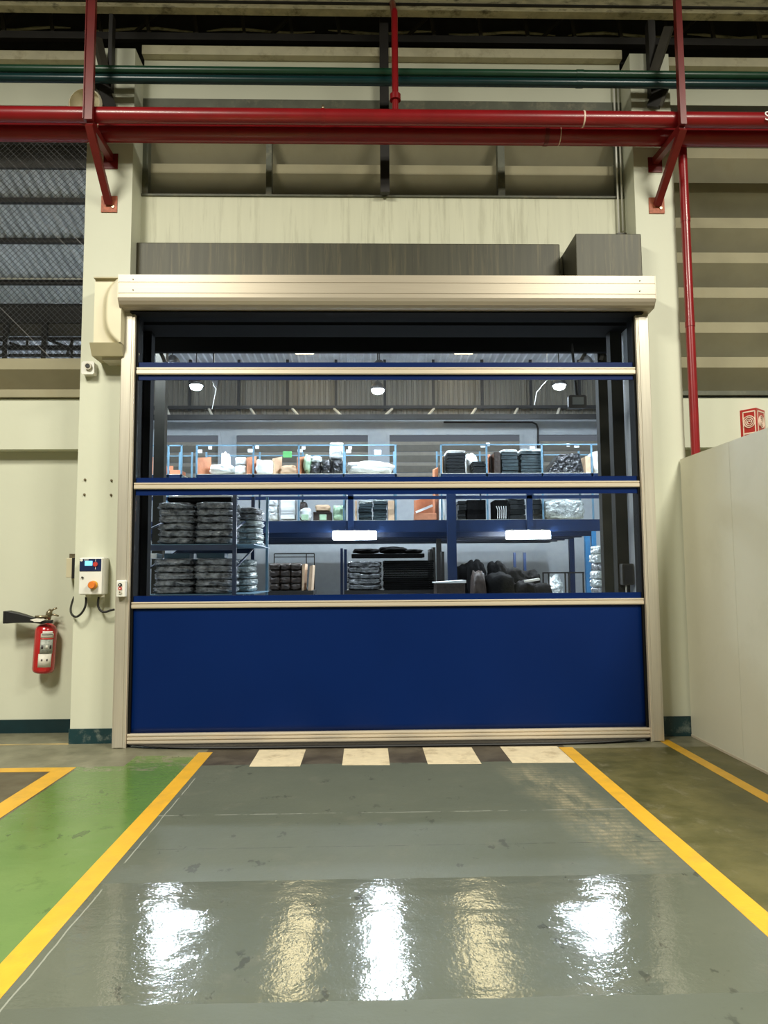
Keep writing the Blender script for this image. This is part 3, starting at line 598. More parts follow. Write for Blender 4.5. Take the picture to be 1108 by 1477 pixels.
# ------------------------------------------------------------------ fire hose sign (wedge on the wall)
zs0, zs1 = Z(1085, 655, 7.45), Z(1091, 588, 7.36)
ap = Vector((X(1092, 610, 7.36), 7.36)); lf = Vector((X(1068, 610, 7.5), 7.5)); rg = Vector((X(1104, 610, 7.5), 7.5))
sg = thing('fire_hose_sign', (ap.x, 7.5, zs0), 'red wedge-shaped fire hose sign with a white spiral above partition', 'sign')
MB().prism([tuple(lf), tuple(ap), tuple(rg)], 'Z', zs0, zs1).build('sign_body', MSIGN, sg); sbd = bpy.data.objects['sign_body']
def on_face(a_, b_, out=.003):
    d = (b_-a_); L_ = d.length; d.normalize(); n_ = Vector((d.y, -d.x)); n_ = n_ if n_.y < 0 else -n_
    def P(u, z, e=0): q = a_+d*(u*L_)+n_*(out+e); return Vector((q.x, q.y, z))
    return P, L_
for a_, b_, lo, hi in ((lf, ap, .16, .94), (ap, rg, .10, .92)):
    P, L_ = on_face(a_, b_); Hh = zs1-zs0
    def strip(u0, u1, za, zb, nm='sign_line', mt=MSIGNW): MB().add([P(u0, za), P(u1, za), P(u1, zb), P(u0, zb), P(u0, za, -.004), P(u1, za, -.004), P(u1, zb, -.004), P(u0, zb, -.004)], [(0, 1, 2, 3), (0, 4, 5, 1), (1, 5, 6, 2), (2, 6, 7, 3), (3, 7, 4, 0)]).build(nm, mt, sbd)
    strip(lo, hi, zs1-.035, zs1-.022); strip(lo, lo+.06, zs0, zs1-.022); strip(hi-.06, hi, zs0, zs1-.022); strip(lo+.06, hi-.06, zs1-.265, zs1-.25)
    strip(lo+.12, hi-.12, zs1-.30, zs1-.288); strip(lo+.12, hi-.2, zs1-.335, zs1-.325); strip(lo+.12, hi-.12, zs1-.37, zs1-.355)
    uc, zc_, rad = (lo+hi)/2, zs1-.14, .072; pts = []
    for i in range(110):
        t = i/109; an = t*2*math.pi*3.6; rr = .008+(rad-.008)*t
        pts.append(P(min(hi-.05, max(lo+.05, uc+rr*math.cos(an)/L_*1.0)), zc_+rr*math.sin(an), .002))
    MB().path(pts, .0055, 5).build('hose_spiral', MSIGNW, sbd)
# ------------------------------------------------------------------ floor paint
def fpoly(name, pts, mat, label, cat, group=None):
    n = len(pts); o = MB().prism(pts, 'Z', 0, .0015).build(name, mat); return tag(o, label, cat, group)
fpoly('yellow_line', [(-1.525, -3), (-1.40, -3), (-1.40, 6.74), (-1.525, 6.74)], MYEL, 'yellow floor line between the green paint and the grey lane', 'floor line')
fpoly('yellow_line', [(1.75, -3), (1.875, -3), (1.875, 6.76), (1.75, 6.76)], MYEL, 'yellow floor line between the grey lane and the olive floor', 'floor line')
fpoly('yellow_line', [(2.765, -3), (2.865, -3), (2.865, 7.0), (2.765, 7.0)], MYEL, 'worn yellow floor line running along the cream partition', 'floor line')
fpoly('yellow_line', [(-9, 6.16), (-2.60, 6.16), (-2.60, 0), (-2.44, 0), (-2.44, 6.285), (-9, 6.285)], MYEL, 'yellow corner line around the brown patch by the extinguisher wall', 'floor line')
fpoly('yellow_line', [(-9, 7.12), (LX0, 7.12), (LX0, 7.17), (-9, 7.17)], M('faded_line_paint', (.40, .30, .13), .6, var=.25, dirt=(.2, .19, .12), dirt_amt=.7), 'faint faded line on the concrete at the foot of the extinguisher wall', 'floor line')
for i, (a_, b_) in enumerate(((-.99, -.565), (-.215, .185), (.505, .955), (1.22, 1.745))):
    fpoly('floor_square', [(a_, 6.235), (b_, 6.22), (b_, 6.80), (a_, 6.81)], MSQ, ['cream square painted at the door sill next to the green floor', 'cream square at the door sill, second from the green floor', 'cream square at the door sill, third from the green floor', 'cream square at the door sill touching the yellow line by the olive floor'][i], 'painted square', 'cream squares at the door sill')
# hall lamp fixtures (behind and above the camera)
for i, (x, y, z) in enumerate(HALL_LAMPS):
    r = thing('hall_lamp', (x, y, z), 'dome lamp under the hall roof, %s' % ['over the green floor by the door', 'over the partition by the door', 'over the green floor behind the camera', 'over the partition behind the camera'][i], 'lamp', 'hall dome lamps')
    MB().path([(x, y, z+.02), (x, y, z+.2), (x, y, z+.3), (x, y, z+.34)], [.93, .7, .3, .06], 20, False).build('reflector', MGRAYPL, r, True)
    MB().tube((x, y, z+.34), (x, y, 9.595), .012, 6).build('cable', MBLACK, r)
# ================================================================== WAREHOUSE BEYOND THE DOOR
def corr(name, a0, a1, per, amp, fn, mat, parent=None):
    """trapezoid-ribbed sheet: ribs stepped along a, swept between fn(a, h, 0) and fn(a, h, 1)"""
    v = []; f = []; n = int((a1-a0)/per)
    for k in range(n):
        for t, h in ((0, 0), (.3, 0), (.42, 1), (.62, 1), (.74, 0)):
            a_ = a0+(k+t)*per; v += [fn(a_, h*amp, 0), fn(a_, h*amp, 1)]
    for i in range(len(v)//2-1): f.append((2*i, 2*i+1, 2*i+3, 2*i+2))
    mb = MB().add(v, f)
    return struct(name, mb, mat) if parent is None else mb.build(name, mat, parent)
YF = 25.5
zl0, zl1 = Z(528, 694, YF), Z(528, 624, YF)
struct('wall_north', MB().box(-17, 17, YF, 25.7, 0, zl0).box(-17, 17, YF, 25.7, zl1, Z(528, 606, YF)), MFARW)
xs = [(218, 319), (337, 535), (558, 754), (771, 890)]
wins = [(X(a, 655, YF), X(b, 655, YF)) for a, b in xs]
edges = [-17]+[q for w in wins for q in w]+[17]
mb = MB()
for i in range(0, len(edges), 2): mb.box(edges[i], edges[i+1], YF, 25.7, zl0, zl1)
struct('wall_north_piers', mb, MFARW)
for i, (a_, b_) in enumerate(wins):
    w = sroot('window_%d' % (i+4), (0, YF, 0))
    for k in range(5):
        zt = Z(528, 639+15.0*k, YF)+.05
        MB().prism([(YF+.02, zt), (YF+.02, zt-.12), (YF+.2, zt-.33), (YF+.24, zt-.31), (YF+.06, zt)], 'X', a_+.08, b_-.08).build('slat', MFARL, w)
    MB().box(a_, b_, YF-.05, YF+.05, zl1-.10, zl1+.03).build('frame', MFARW, w)
    for xx in (a_, b_-.1): MB().box(xx, xx+.1, YF-.05, YF+.05, zl0, zl1-.1).build('frame', MFARW, w)
zsd0, zsd1 = Z(528, 606, YF), 9.3
corr('wall_north_siding', -16, 16, .185, .035, lambda a_, h, t: (a_, YF-.02-h, zsd0 if t == 0 else zsd1), MCORR2)
corr('ceiling_bay', -16, 16, .25, .05, lambda a_, h, t: (a_, 10.2 if t == 0 else YF, (10.0 if t == 0 else 9.1)-h), MCORR)
struct('wall_bay_west', MB().box(-17.2, -17, 7.85, 25.7, 0, 10.2), MFARW)
struct('wall_bay_east', MB().box(17, 17.2, 7.85, 25.7, 0, 10.2), MFARW)
# skylight strips in the bay roof
for i, px in enumerate((435, 676)):
    xc = X(px, 510, 23.0); w_ = .62
    o = MB().add([(xc-w_/2, 18.2, 9.42), (xc+w_/2, 18.2, 9.42), (xc+w_/2, 24.2, 9.06), (xc-w_/2, 24.2, 9.06), (xc-w_/2, 18.2, 9.44), (xc+w_/2, 18.2, 9.44), (xc+w_/2, 24.2, 9.08), (xc-w_/2, 24.2, 9.08)], [(0, 1, 2, 3), (7, 6, 5, 4), (0, 4, 5, 1), (1, 5, 6, 2), (2, 6, 7, 3), (3, 7, 4, 0)]).build('skylight', ESKY)
    tag(o, 'glowing yellow roof skylight seen through the top door window, %s' % ('on the bagged-stack side' if i == 0 else 'on the floodlight side'), 'skylight', 'yellow roof skylights')
# purlins, girts and the walkway steel at the far wall
g = thing('wall_girts', (0, 24.9, 7), 'dark steel girts and posts in front of the far ribbed siding', 'steel frame')
for k in range(-7, 9):
    xx = X(555+70.2*k, 540, 24.8)
    MB().box(xx-.045, xx+.045, 24.78, 24.88, Z(528, 592, 24.8), 9.05).build('upright', MDARK, g)
for py, hh in ((588, .055), (512, .05)): MB().box(-14, 14, 24.7, 24.78, Z(528, py, 24.8)-hh, Z(528, py, 24.8)+hh).build('girt', MDARK, g)
cw = thing('cable_walkway', (0, 24, 6.9), 'dark steel walkway beam with slanted brackets under the ribbed siding', 'walkway')
zq = Z(528, 601, 24)
MB().box(-14, 14, 23.9, 24.0, zq-.11, zq+.06).build('edge_beam', MDARK, cw)
MB().box(-14, 14, 24.0, 24.6, zq+.02, zq+.06).build('deck_plate', MBROWN, cw)
for k in range(-6, 8):
    xx = X(555+62*k, 600, 24)
    MB().bar((xx-.28*(1 if k < 0 else -1), 24.65, Z(528, 589, 24.6)), (xx, 23.95, zq+.02), .07, .05).build('slanted_bracket', MGRAYPL, cw)
for q in range(3): MB().tube((-13, 24.2+.12*q, zq+.09), (13, 24.2+.12*q, zq+.09), .03, 6).build('cable', MBLACK if q != 1 else MGRAYPL, cw)
# conduit, red branch on the far wall
o = MB().path([at(640, 609, 25.4), at(768, 609, 25.4), at(774, 612, 25.4), at(776, 618, 25.4), at(776, 660, 25.4)], .035, 8).build('far_conduit', MDARK, None, True); tag(o, 'dark conduit bending down the pale pier of the far wall', 'conduit')
r = thing('far_sprinkler_branch', at(873, 622, 25.2), 'small red pipe branch on the far wall near the door post', 'pipe')
MB().tube(at(862, 621, 25.2), at(892, 621, 25.2), .09, 8).build('pipe', MRED2, r, True); MB().tube(at(873, 604, 25.2), at(873, 622, 25.2), .05, 8).build('riser', MRED2, r, True); MB().tube(at(866, 621, 25.2), at(866, 621, 25.2)+Vector((0, .32, 0)), .04, 8).build('wall_stay', MRED2, r); MB().tube(at(872, 614, 25.2), at(876, 614, 25.2), .1, 8).build('valve', MRED, r)
o = MB().path([Vector((at(309, 548, 20).x, 20, 9.38)), at(309, 548, 20), at(308, 556, 20), at(312, 561, 20), at(309, 575, 20), at(306, 590, 20)], .009, 6).build('hanging_cord', MWHITE, None, True); tag(o, 'pale cord dangling from the dark bracket beside the first bright bay lamp', 'cord')
o = MB().path([Vector((at(790, 548, 20).x, 20, 9.38)), at(790, 548, 20), at(782, 556, 20), at(774, 566, 20), at(771, 584, 20)], .009, 6).build('hanging_cord', MWHITE, None, True); tag(o, 'pale cord curving down in front of the siding near the floodlight', 'cord')
o = MB().prism([tuple(at(a_, b_, 20).xz) for a_, b_ in ((303, 547), (316, 547), (314, 559))], 'Y', 19.95, 20.05).box(X(308, 540, 20)-.02, X(308, 540, 20)+.02, 19.98, 20.02, Z(308, 548, 20), 9.36).build('lamp_bracket', MDARK); tag(o, 'small dark bracket that the pale cord hangs from', 'bracket')
# high-bay lamps, three rows of three
lx = [X(283, 558, 20.3), X(545, 566, 20.3), X(807, 561, 20.3)]
for rY, rn in ((15.5, 'first'), (17.8, 'middle'), (20.3, 'last')):
    for i, xx in enumerate(lx):
        zz0 = 6.82-(.12 if i == 1 else 0)-(.13 if rn == 'middle' else 0)
        r = thing('high_bay_lamp', (xx, rY, zz0), 'bright round warehouse lamp in the %s row, %s' % (rn, ['above the bagged stacks', 'above the middle of the mezzanine', 'beside the floodlight'][i]), 'lamp', 'round warehouse lamps')
        P = [Vector((xx, rY, zz0+q)) for q in (0, .02, .06, .12)]
        MB().path(P, [.06, .12, .16, .17], 16).build('glowing_bowl', EBAY, r, True)
        MB().path([Vector((xx, rY, zz0+q)) for q in (.12, .13, .28, .36)], [.19, .22, .15, .07], 16).build('reflector', MDARK, r, True)
        MB().tube((xx, rY, zz0+.36), (xx, rY, 10.0-.9*(rY-10.2)/15.3-.055), .015, 6).build('suspension', MBLACK, r)
# lean-to canopy behind the wall
zc0, zc1 = Z(60, 245, 7.9), Z(60, 439, 10.1); sl = (zc0-zc1)/2.2; zr = lambda y: zc0-sl*(y-7.9)
def yrow(py):
    a, b = 7.9, 10.1
    for _ in range(40):
        m = (a+b)/2
        if Z(60, py, m) > zr(m): b = m
        else: a = m
    return a
corr('ceiling_canopy', -12, 12, .118, .05, lambda a_, h, t: (a_, 7.9 if t == 0 else 10.15, zr(7.9 if t == 0 else 10.15)+h), MCORR)
cn = thing('canopy_steelwork', (0, 9, 4.7), 'dark steel purlins and fascia beam carrying the ribbed canopy roof', 'steel frame')
for y in (yrow(287), yrow(345), yrow(405)): MB().box(-12, 12, y-.03, y+.03, zr(y)-.055, zr(y)+.0).build('purlin', MDARK, cn)
MB().tube((-12, yrow(399), zr(yrow(399))-.03), (12, yrow(399), zr(yrow(399))-.03), .012, 6).build('pale_conduit', MGRAYPL, cn)
MB().box(-12, 12, 10.08, 10.16, 5.16, 5.44).build('fascia_beam', MDARK, cn)
MB().box(-12, 12, 10.10, 10.14, 4.98, 5.16).build('fascia_board', MBROWN, cn)
for xx in (X(8, 470, 10.05), X(64, 470, 10.05), -3.55): MB().box(xx-.035, xx+.035, 10.05, 10.10, 4.55 if xx < -3.6 else 4.98, 5.16).build('stiffener', MDARK, cn)
MB().box(-3.6, 4.4, 10.17, 10.25, 4.77, 5.44).build('deep_beam', MVOID, cn)
MB().box(LX1+.1, RX0-.1, 8.0, 8.2, 4.40, 5.0).build('lintel', MVOID, cn)
for py, q in ((489, .02), (502, .03), (513, .018)): MB().box(-12, -3.2, 10.17, 10.22, Z(60, py, 10.2)-q, Z(60, py, 10.2)+q).build('truss_chord', MDARK, cn)
for a_, b_ in (((0, 490), (38, 503)), ((70, 490), (100, 502)), ((96, 514), (106, 490)), ((40, 489), (40, 503)), ((104, 488), (104, 516)), ((64, 488), (64, 516)), ((-30, 514), (-10, 489))):
    MB().bar(at(*a_, 10.2), at(*b_, 10.2), .035, .035).build('truss_web', MDARK, cn)
for a_, b_ in (((838, 520), (866, 470)), ((866, 520), (880, 478)), ((862, 500), (884, 515)), ((866, 476), (884, 462)), ((215, 470), (238, 522)), ((216, 520), (236, 480))):
    MB().bar(at(*a_, 10.3), at(*b_, 10.3), .05, .05).build('knee_brace', MBROWN, cn)
def post(name, px0, px1, py, Y0, d, zt, mat, label):
    a_, b_ = X(px0, py, Y0), X(px1, py, Y0)
    return tag(MB().box(a_, b_, Y0, Y0+d, 0, zt).build(name, mat), label, 'post')
post('canopy_post', 868, 884, 700, 10.3, .14, 5.0, MPOST, 'dark canopy post standing next to the brown door post')
post('bay_column', 222, 237, 640, 16.2, .22, 9.6, MPOST, 'dark bay column rising behind the bagged stacks')
o = MB().box(X(887, 700, 7.58), X(904, 700, 7.58), 7.58, 7.70, 0, 4.4).build('door_post', MPOST); tag(o, 'brown steel post inside the doorway with the junction box on it', 'post')
o = MB().box(X(205, 700, 7.6), X(214.5, 700, 7.6), 7.6, 7.72, 0, 4.4).build('door_post', MVOID); tag(o, 'black steel post inside the doorway on the fire extinguisher side', 'post')
struct('trim_2', MB().box(LX1, LX1+.012, 7.2, 7.74, 0, 4.3), MVOID)  # black facing, shade of the unlit jamb put into its colour
struct('trim_3', MB().box(RX0-.012, RX0, 7.2, 7.74, 0, 4.3), MJAMB)  # pale facing, bluish light on this jamb painted as its colour
a_, b_, z0, z1q = bx(897, 813, 914, 844, 7.5)
o = MB().box(a_, b_, 7.48, 7.575, z0, z1q, .01).build('junction_box', MBROWN, bev=.006); tag(o, 'square brown junction box on the doorway post', 'junction box')
MB().box(a_+.02, b_-.02, 7.472, 7.48, z0+.02, z1q-.02).build('lid', MDARK, o)
MB().path([(a_+.05, 7.52, z0), (a_+.04, 7.5, z0-.1), (a_+.07, 7.5, z0-.2), (a_+.05, 7.55, z0-.3)], .008, 6).build('lead', MGRAYPL, o, True)
# floodlight
a_, b_, z0, z1q = bx(820, 570, 846, 589, 10.0)
fl_ = thing('floodlight', ((a_+b_)/2, 10.0, z0), 'square dark floodlight hanging behind the second door window', 'floodlight')
MB().box(a_, b_, 9.98, 10.06, z0, z1q, .02).build('housing', MDARK, fl_, bev=.006); MB().box(a_+.05, b_-.045, 9.97, 9.98, z0+.05, z1q-.035).build('glass', MGLASSD, fl_)
MB().tube(((a_+b_)/2, 10.03, z1q), ((a_+b_)/2, 10.19, 4.9), .02, 8).build('stem', MDARK, fl_)
# ------------------------------------------------------------------ soft goods
UNIT = []
def unit_bag(seed, n=9, pw=5.0, wr=.10):
    rnd = Vector((seed*13.1, seed*7.7, seed*3.3)); idx = {}; v = []; f = []
    def vert(p):
        k = tuple(round(c, 5) for c in p)
        if k not in idx:
            q = Vector(p); l = sum(abs(c)**pw for c in q)**(1/pw); q = q/l
            q *= 1+wr*noise.noise(q*1.7+rnd)+wr*.9*noise.noise(Vector((q.x*6, q.y*6, q.z*3))+rnd)
            idx[k] = len(v); v.append(q*.5)
        return idx[k]
    for ax_ in range(3):
        for s in (-1, 1):
            for i in range(n):
                for j in range(n):
                    c = []
                    for di, dj in ((0, 0), (1, 0), (1, 1), (0, 1)):
                        u, w = -1+2*(i+di)/n, -1+2*(j+dj)/n; p = [0, 0, 0]; p[ax_] = s; p[(ax_+1) % 3] = u; p[(ax_+2) % 3] = w; c.append(vert(p))
                    f.append(tuple(c) if s > 0 else tuple(reversed(c)))
    zmin = min(p.z for p in v)
    me = bpy.data.meshes.new('bag'); me.from_pydata([(p.x, p.y, p.z-zmin) for p in v], [], f); me.update(); me.materials.append(MGREYB)
    for p in me.polygons: p.use_smooth = True
    return me
UNIT = [unit_bag(i) for i in range(5)]; HEAPS = [unit_bag(20+i, 9, 2.6, .22) for i in range(4)]
FLATS = [unit_bag(40+i, 9, 6.0, .09) for i in range(3)]
def soft(name, x0, x1, y0, y1, z0, z1, mat, label, cat, group=None, pool=None, rz=0):
    me = random.choice(pool or UNIT); o = bpy.data.objects.new(name, me); COL.objects.link(o)
    o.location = ((x0+x1)/2, (y0+y1)/2, z0); h = max(p.co.z for p in me.vertices); o.scale = (x1-x0, y1-y0, (z1-z0)/h); o.rotation_euler = (0, 0, rz)
    o.material_slots[0].link = 'OBJECT'; o.material_slots[0].material = mat
    ORG[o.name] = Vector(o.location); return tag(o, label, cat, group)
def sheets(name, x0, x1, y0, y1, z0, z1, n, mat, label, cat, group=None, jit=.03, top=None):
    mb = MB(); h = (z1-z0)/n
    for k in range(n):
        dx, dy, rz = random.uniform(-jit, jit), random.uniform(-jit, jit), random.uniform(-.02, .02)
        mb.obox(((x0+x1)/2+dx, (y0+y1)/2+dy, z0+h*(k+.46)), (x1-x0, y1-y0, h*.86), Matrix.Rotation(rz, 3, 'Z'))
    o = tag(mb.build(name, mat), label, cat, group)
    if top:
        c = top; v = bpy.data.objects.new('film_wrap', random.choice(FLATS)); COL.objects.link(v); v.parent = o; v.location = (0, 0, (z1-z0)-.02); v.scale = ((x1-x0)*1.04, (y1-y0)*1.04, .09)
        v.material_slots[0].link = 'OBJECT'; v.material_slots[0].material = c
    return o
# ------------------------------------------------------------------ bagged stacks on the near pallet rack
Yr, Yb = 12.9, 14.9
xa, xb = X(216, 790, Yr), X(338, 790, Yr)
pr_ = thing('pallet_rack', ((xa+xb)/2, Yr, 0), 'dark blue pallet rack loaded with bagged stacks just inside the door', 'rack')
zsh = [Z(280, 857, Yr), Z(280, 785, Yr)]; ztop = Z(280, 700, Yr)
for xx in (xa-.03, xb+.01):
    for y in (Yr-.06, Yb): MB().box(xx-.035, xx+.035, y, y+.06, 0, ztop).build('upright', MRBLUE, pr_)
    for q in range(4): MB().bar((xx, Yr, .3+q*.7), (xx, Yb, .7+q*.7), .03, .03).build('brace', MRBLUE, pr_)
for z_ in zsh:
    for y in (Yr-.05, Yb): MB().box(xa, xb, y, y+.05, z_-.11, z_-.012).build('beam', MRBLUE, pr_)
    MB().box(xa-.02, xb+.35, Yr-.02, Yb+.05, z_-.012, z_).build('shelf_board', MPBLUE, pr_)
MB().box(X(385, 760, Yb)-.03, X(385, 760, Yb)+.02, Yb+.06, Yb+.1, 0, ztop).build('rear_post', MPBLUE, pr_)
xm = X(278, 790, Yr)
for lev, (zs_, py, rows, nm) in enumerate(((zsh[0], 806, 5, 'lower'), (zsh[1], 724, 6, 'upper'))):
    zt = Z(280, py, Yr); pal = .10 if lev == 0 else .0
    for c_, (x0, x1, cn_) in enumerate(((xa+(.05 if lev == 0 else .10), xm-.01, 'outer'), (xm+.01, xb-.03, 'inner'))):
        for k in range(rows):
            h = (zt-zs_)/rows; jx = random.uniform(-.02, .02)
            soft('plastic_bag', x0+jx, x1+jx, Yr+.02, Yr+.85, zs_+k*h, zs_+(k+1.12)*h, MGREYB, 'crinkled dark bag on the %s rack shelf, %s in the %s stack' % (nm, ordn(k) if k < rows-1 else 'top', cn_), 'bag', 'dark bags on the pallet rack', FLATS+UNIT)
    for k in range(rows):
        h = (zt-zs_)/rows
        soft('film_bag', xb-.72, X((374 if lev else 365), 760, 14.1)+random.uniform(-.02, .02), 14.0, 14.8, zs_+k*h, zs_+(k+1.12)*h, MSILV if k < 4 or lev == 0 else MGREYB, 'shiny wrapped bag behind the rack upright, %s of the %s shelf' % (ordn(k) if k < rows-1 else 'top', nm), 'bag', 'shiny wrapped bags on the pallet rack', FLATS)
zt = Z(280, 724, Yr)+.02
o = MB().box(X(239, 720, Yr), X(332, 720, Yr), Yr+.1, Yr+.75, zt, zt+.075).build('tray', MMATTB, bev=.01); tag(o, 'flat black tray lying on top of the bagged stacks', 'tray')
soft('film_roll', X(238, 720, Yr), X(335, 720, Yr), Yr+.2, Yr+.7, zt+.075, zt+.13, MWBAG, 'white film crumpled on the black tray', 'film', None, FLATS)
for i, (p0, p1_, mt, lb) in enumerate(((217, 230, MWTAG, 'white parcel with pictures peeking over the lower stack'), (240, 276, MPBLUE, 'pale blue carton lying on the lower outer stack'), (286, 326, MPBLUE, 'pale blue carton lying on the lower inner stack'))):
    z0 = Z(280, 804, Yr)
    tag(MB().box(X(p0, 800, 13.6), X(p1_, 800, 13.6), 13.45, 13.8, z0, z0+.09).build('carton', mt, bev=.006), lb, 'carton')
# ------------------------------------------------------------------ mezzanine
Ym = 19.0
zd = Z(528, 751, Ym); zb_ = Z(528, 768, Ym)
mz = sroot('floor_mezzanine', (0, Ym, 0))
xl, xr_ = -6.4, X(868, 760, Ym)
MB().box(xl, xr_, Ym-.08, Ym, zb_, zd).build('edge_beam', MRBLUE, mz)
MB().box(xl, xr_, Ym, 24.4, zd-.06, zd-.002).build('deck', MRBLUE, mz)
for k in range(6): MB().box(xl, xr_, Ym+.9+k*.9, Ym+1.0+k*.9, zb_-.08, zd-.06).build('joist', MRBLUE, mz)
for (a_, b_, Y0, mt, lb) in ((646, 659, 18.74, MRBLUE, 'tall blue mezzanine column in front of the deck beam'), (630, 637, 21, MDARK, 'dark mezzanine column close behind the tall blue one'), (822, 829, 23.5, MRBLUE, 'deep blue mezzanine column behind the wire trolley'), (845, 852, 22.5, MLBLUE, 'bright blue column of a pair beside the bay post'), (854.5, 861, 22.5, MLBLUE, 'bright blue column, the second of the pair beside the bay post')):
    zt_ = Z(652, 700, 18.74) if Y0 < 19 else zd-.1
    o = MB().box(X(a_, 800, Y0), X(b_, 800, Y0), Y0, Y0+.14, 0, zt_).build('mezzanine_column', mt); tag(o, lb, 'column')
    MB().box(X(a_, 800, Y0)-.06, X(b_, 800, Y0)+.06, Y0-.06, Y0+.2, 0, .015).build('base_plate', mt, o)
rl = thing('guard_rail', (0, 18.86, zd), 'dark blue guard rail along the front of the mezzanine deck', 'rail')
zg = Z(528, 718, 18.86)
MB().box(xl, xr_, 18.84, 18.88, zg-.045, zg+.045).build('rail', MRBLUE, rl)
for px in (506, 764): MB().box(X(px-4, 730, 18.86), X(px+4, 730, 18.86), 18.84, 18.92, zb_, zg+.25).build('stanchion', MRBLUE, rl)
for i, (a_, b_, y0, y1) in enumerate(((480, 543, 766.5, 778.5), (730, 793, 765.5, 777.5))):
    x0, x1, z0, z1q = bx(a_, y0, b_, y1, 18.8)
    r = thing('tube_light', ((x0+x1)/2, 18.8, z0), 'glowing fluorescent light under the mezzanine beam %s' % ('above the dark sheet stack' if i == 0 else 'above the black bag heap'), 'light', 'fluorescent lights under the mezzanine')
    MB().box(x0, x1, 18.70, 18.84, z0, z1q-.02, .02).build('diffuser', ETUBE, r); MB().box(x0, x1, 18.74, 18.90, z1q-.02, z1q+.01).build('batten', MGRAYPL, r)
    for q in (.12, .5, .82): MB().box(x0+(x1-x0)*q-.02, x0+(x1-x0)*q+.02, 18.69, 18.72, z1q-.03, z1q+.03).build('clip', MGRAYPL, r)
for i, (px, py) in enumerate(((666, 776), (803, 775))):
    p = at(px, py, 22)
    r = thing('deck_lamp', p, 'small round lamp under the mezzanine %s' % ('beside the tall blue column' if i == 0 else 'next to the long glowing fixture'), 'lamp', 'small lamps under the mezzanine')
    MB().path([p+Vector((0, 0, q)) for q in (-.05, -.03, .02)], [.06, .13, .14], 14).build('bowl', emit('deck_lamp_glow', (.95, .97, 1), 12), r, True)
    MB().tube(p+Vector((0, 0, .02)), p+Vector((0, 0, .12)), .05, 10).build('stem', MDARK, r)
# racks on the mezzanine
zs2 = Z(528, 683, Ym+.1); zt2r = Z(528, 641, Ym+.1)
def mrack(name, x0p, x1p, posts, label):
    x0, x1 = X(x0p, 700, Ym+.1), X(x1p, 700, Ym+.1)
    r = thing(name, ((x0+x1)/2, Ym+.5, zd), label, 'rack')
    for p in posts:
        xx = X(p, 700, Ym+.1)
        for y in (Ym+.1, Ym+1.25): MB().box(xx-.022, xx+.022, y, y+.04, zd, zt2r).build('upright', MPBLUE, r)
    for z_ in (zs2,):
        for y in (Ym+.1, Ym+1.25): MB().box(x0, x1, y, y+.04, z_-.09, z_-.012).build('beam', MRBLUE, r)
        MB().box(x0, x1, Ym+.1, Ym+1.29, z_-.012, z_).build('shelf_board', MGRAYPL, r)
    MB().box(x0, x1, Ym+.1, Ym+.13, zt2r-.03, zt2r).build('top_rail', MPBLUE, r); MB().box(x0, x1, Ym+1.26, Ym+1.29, zt2r-.12, zt2r-.09).build('rear_rail', MPBLUE, r)
    MB().box(x0, x1, Ym+.1, Ym+1.29, zd, zd+.02).build('base_board', MGRAYPL, r)
mrack('mezzanine_rack', 283, 573, (283, 365, 431, 496, 571), 'pale blue frame rack of white goods on the mezzanine')
mrack('mezzanine_rack', 636, 870, (637, 703, 783, 855), 'pale blue frame rack of dark sheet stacks on the mezzanine')
mrack('mezzanine_rack', 196, 262, (198, 214, 242, 261), 'pale blue frame rack partly hidden by the dark bay column')
B1, B2 = zd+.02, zs2
Yi = Ym+.2
def itm(kind, name, cat, label, x0, y0, x1, y1, mat, base, dep=.8, Y0=None, n=8, top=None, pool=None):
    Yq = (Y0 or Yi)+random.uniform(0, .06); a_, b_, z0, z1q = bx(x0, y0, x1, y1, Yq)
    if base is not None: z0 = base
    if kind == 'bag': return soft(name, a_, b_, Yq, Yq+dep, z0, z1q, mat, label, cat, None, pool)
    if kind == 'heap': return soft(name, a_, b_, Yq, Yq+dep, z0, z1q, mat, label, cat, None, HEAPS)
    if kind == 'stack': return sheets(name, a_, b_, Yq, Yq+dep, z0, z1q, n, mat, label, cat, None, .02, top)
    if kind == 'box':
        o = MB().box(a_, b_, Yq, Yq+dep, z0, z1q).build(name, mat, bev=.008); tag(o, label, cat)
        MB().box(a_-.003, b_+.003, Yq-.004, Yq+.0, z1q-.05, z1q-.03).build('lid_edge', mat, o); return o
    if kind == 'board':   # thin panel leaning with its face turned partly to the door
        t = .05; w = b_-a_; dz = min(.10, (z1q-z0)*.25)
        o = MB().add([(a_, Yq, z0), (b_, Yq+dep*.6, z0), (b_, Yq+dep*.6, z1q), (a_, Yq, z1q-dz), (a_-t, Yq+t, z0), (b_-t, Yq+dep*.6+t, z0), (b_-t, Yq+dep*.6+t, z1q), (a_-t, Yq+t, z1q-dz)], [(0, 1, 2, 3), (7, 6, 5, 4), (0, 4, 5, 1), (1, 5, 6, 2), (2, 6, 7, 3), (3, 7, 4, 0)]).build(name, mat)
        return tag(o, label, cat)
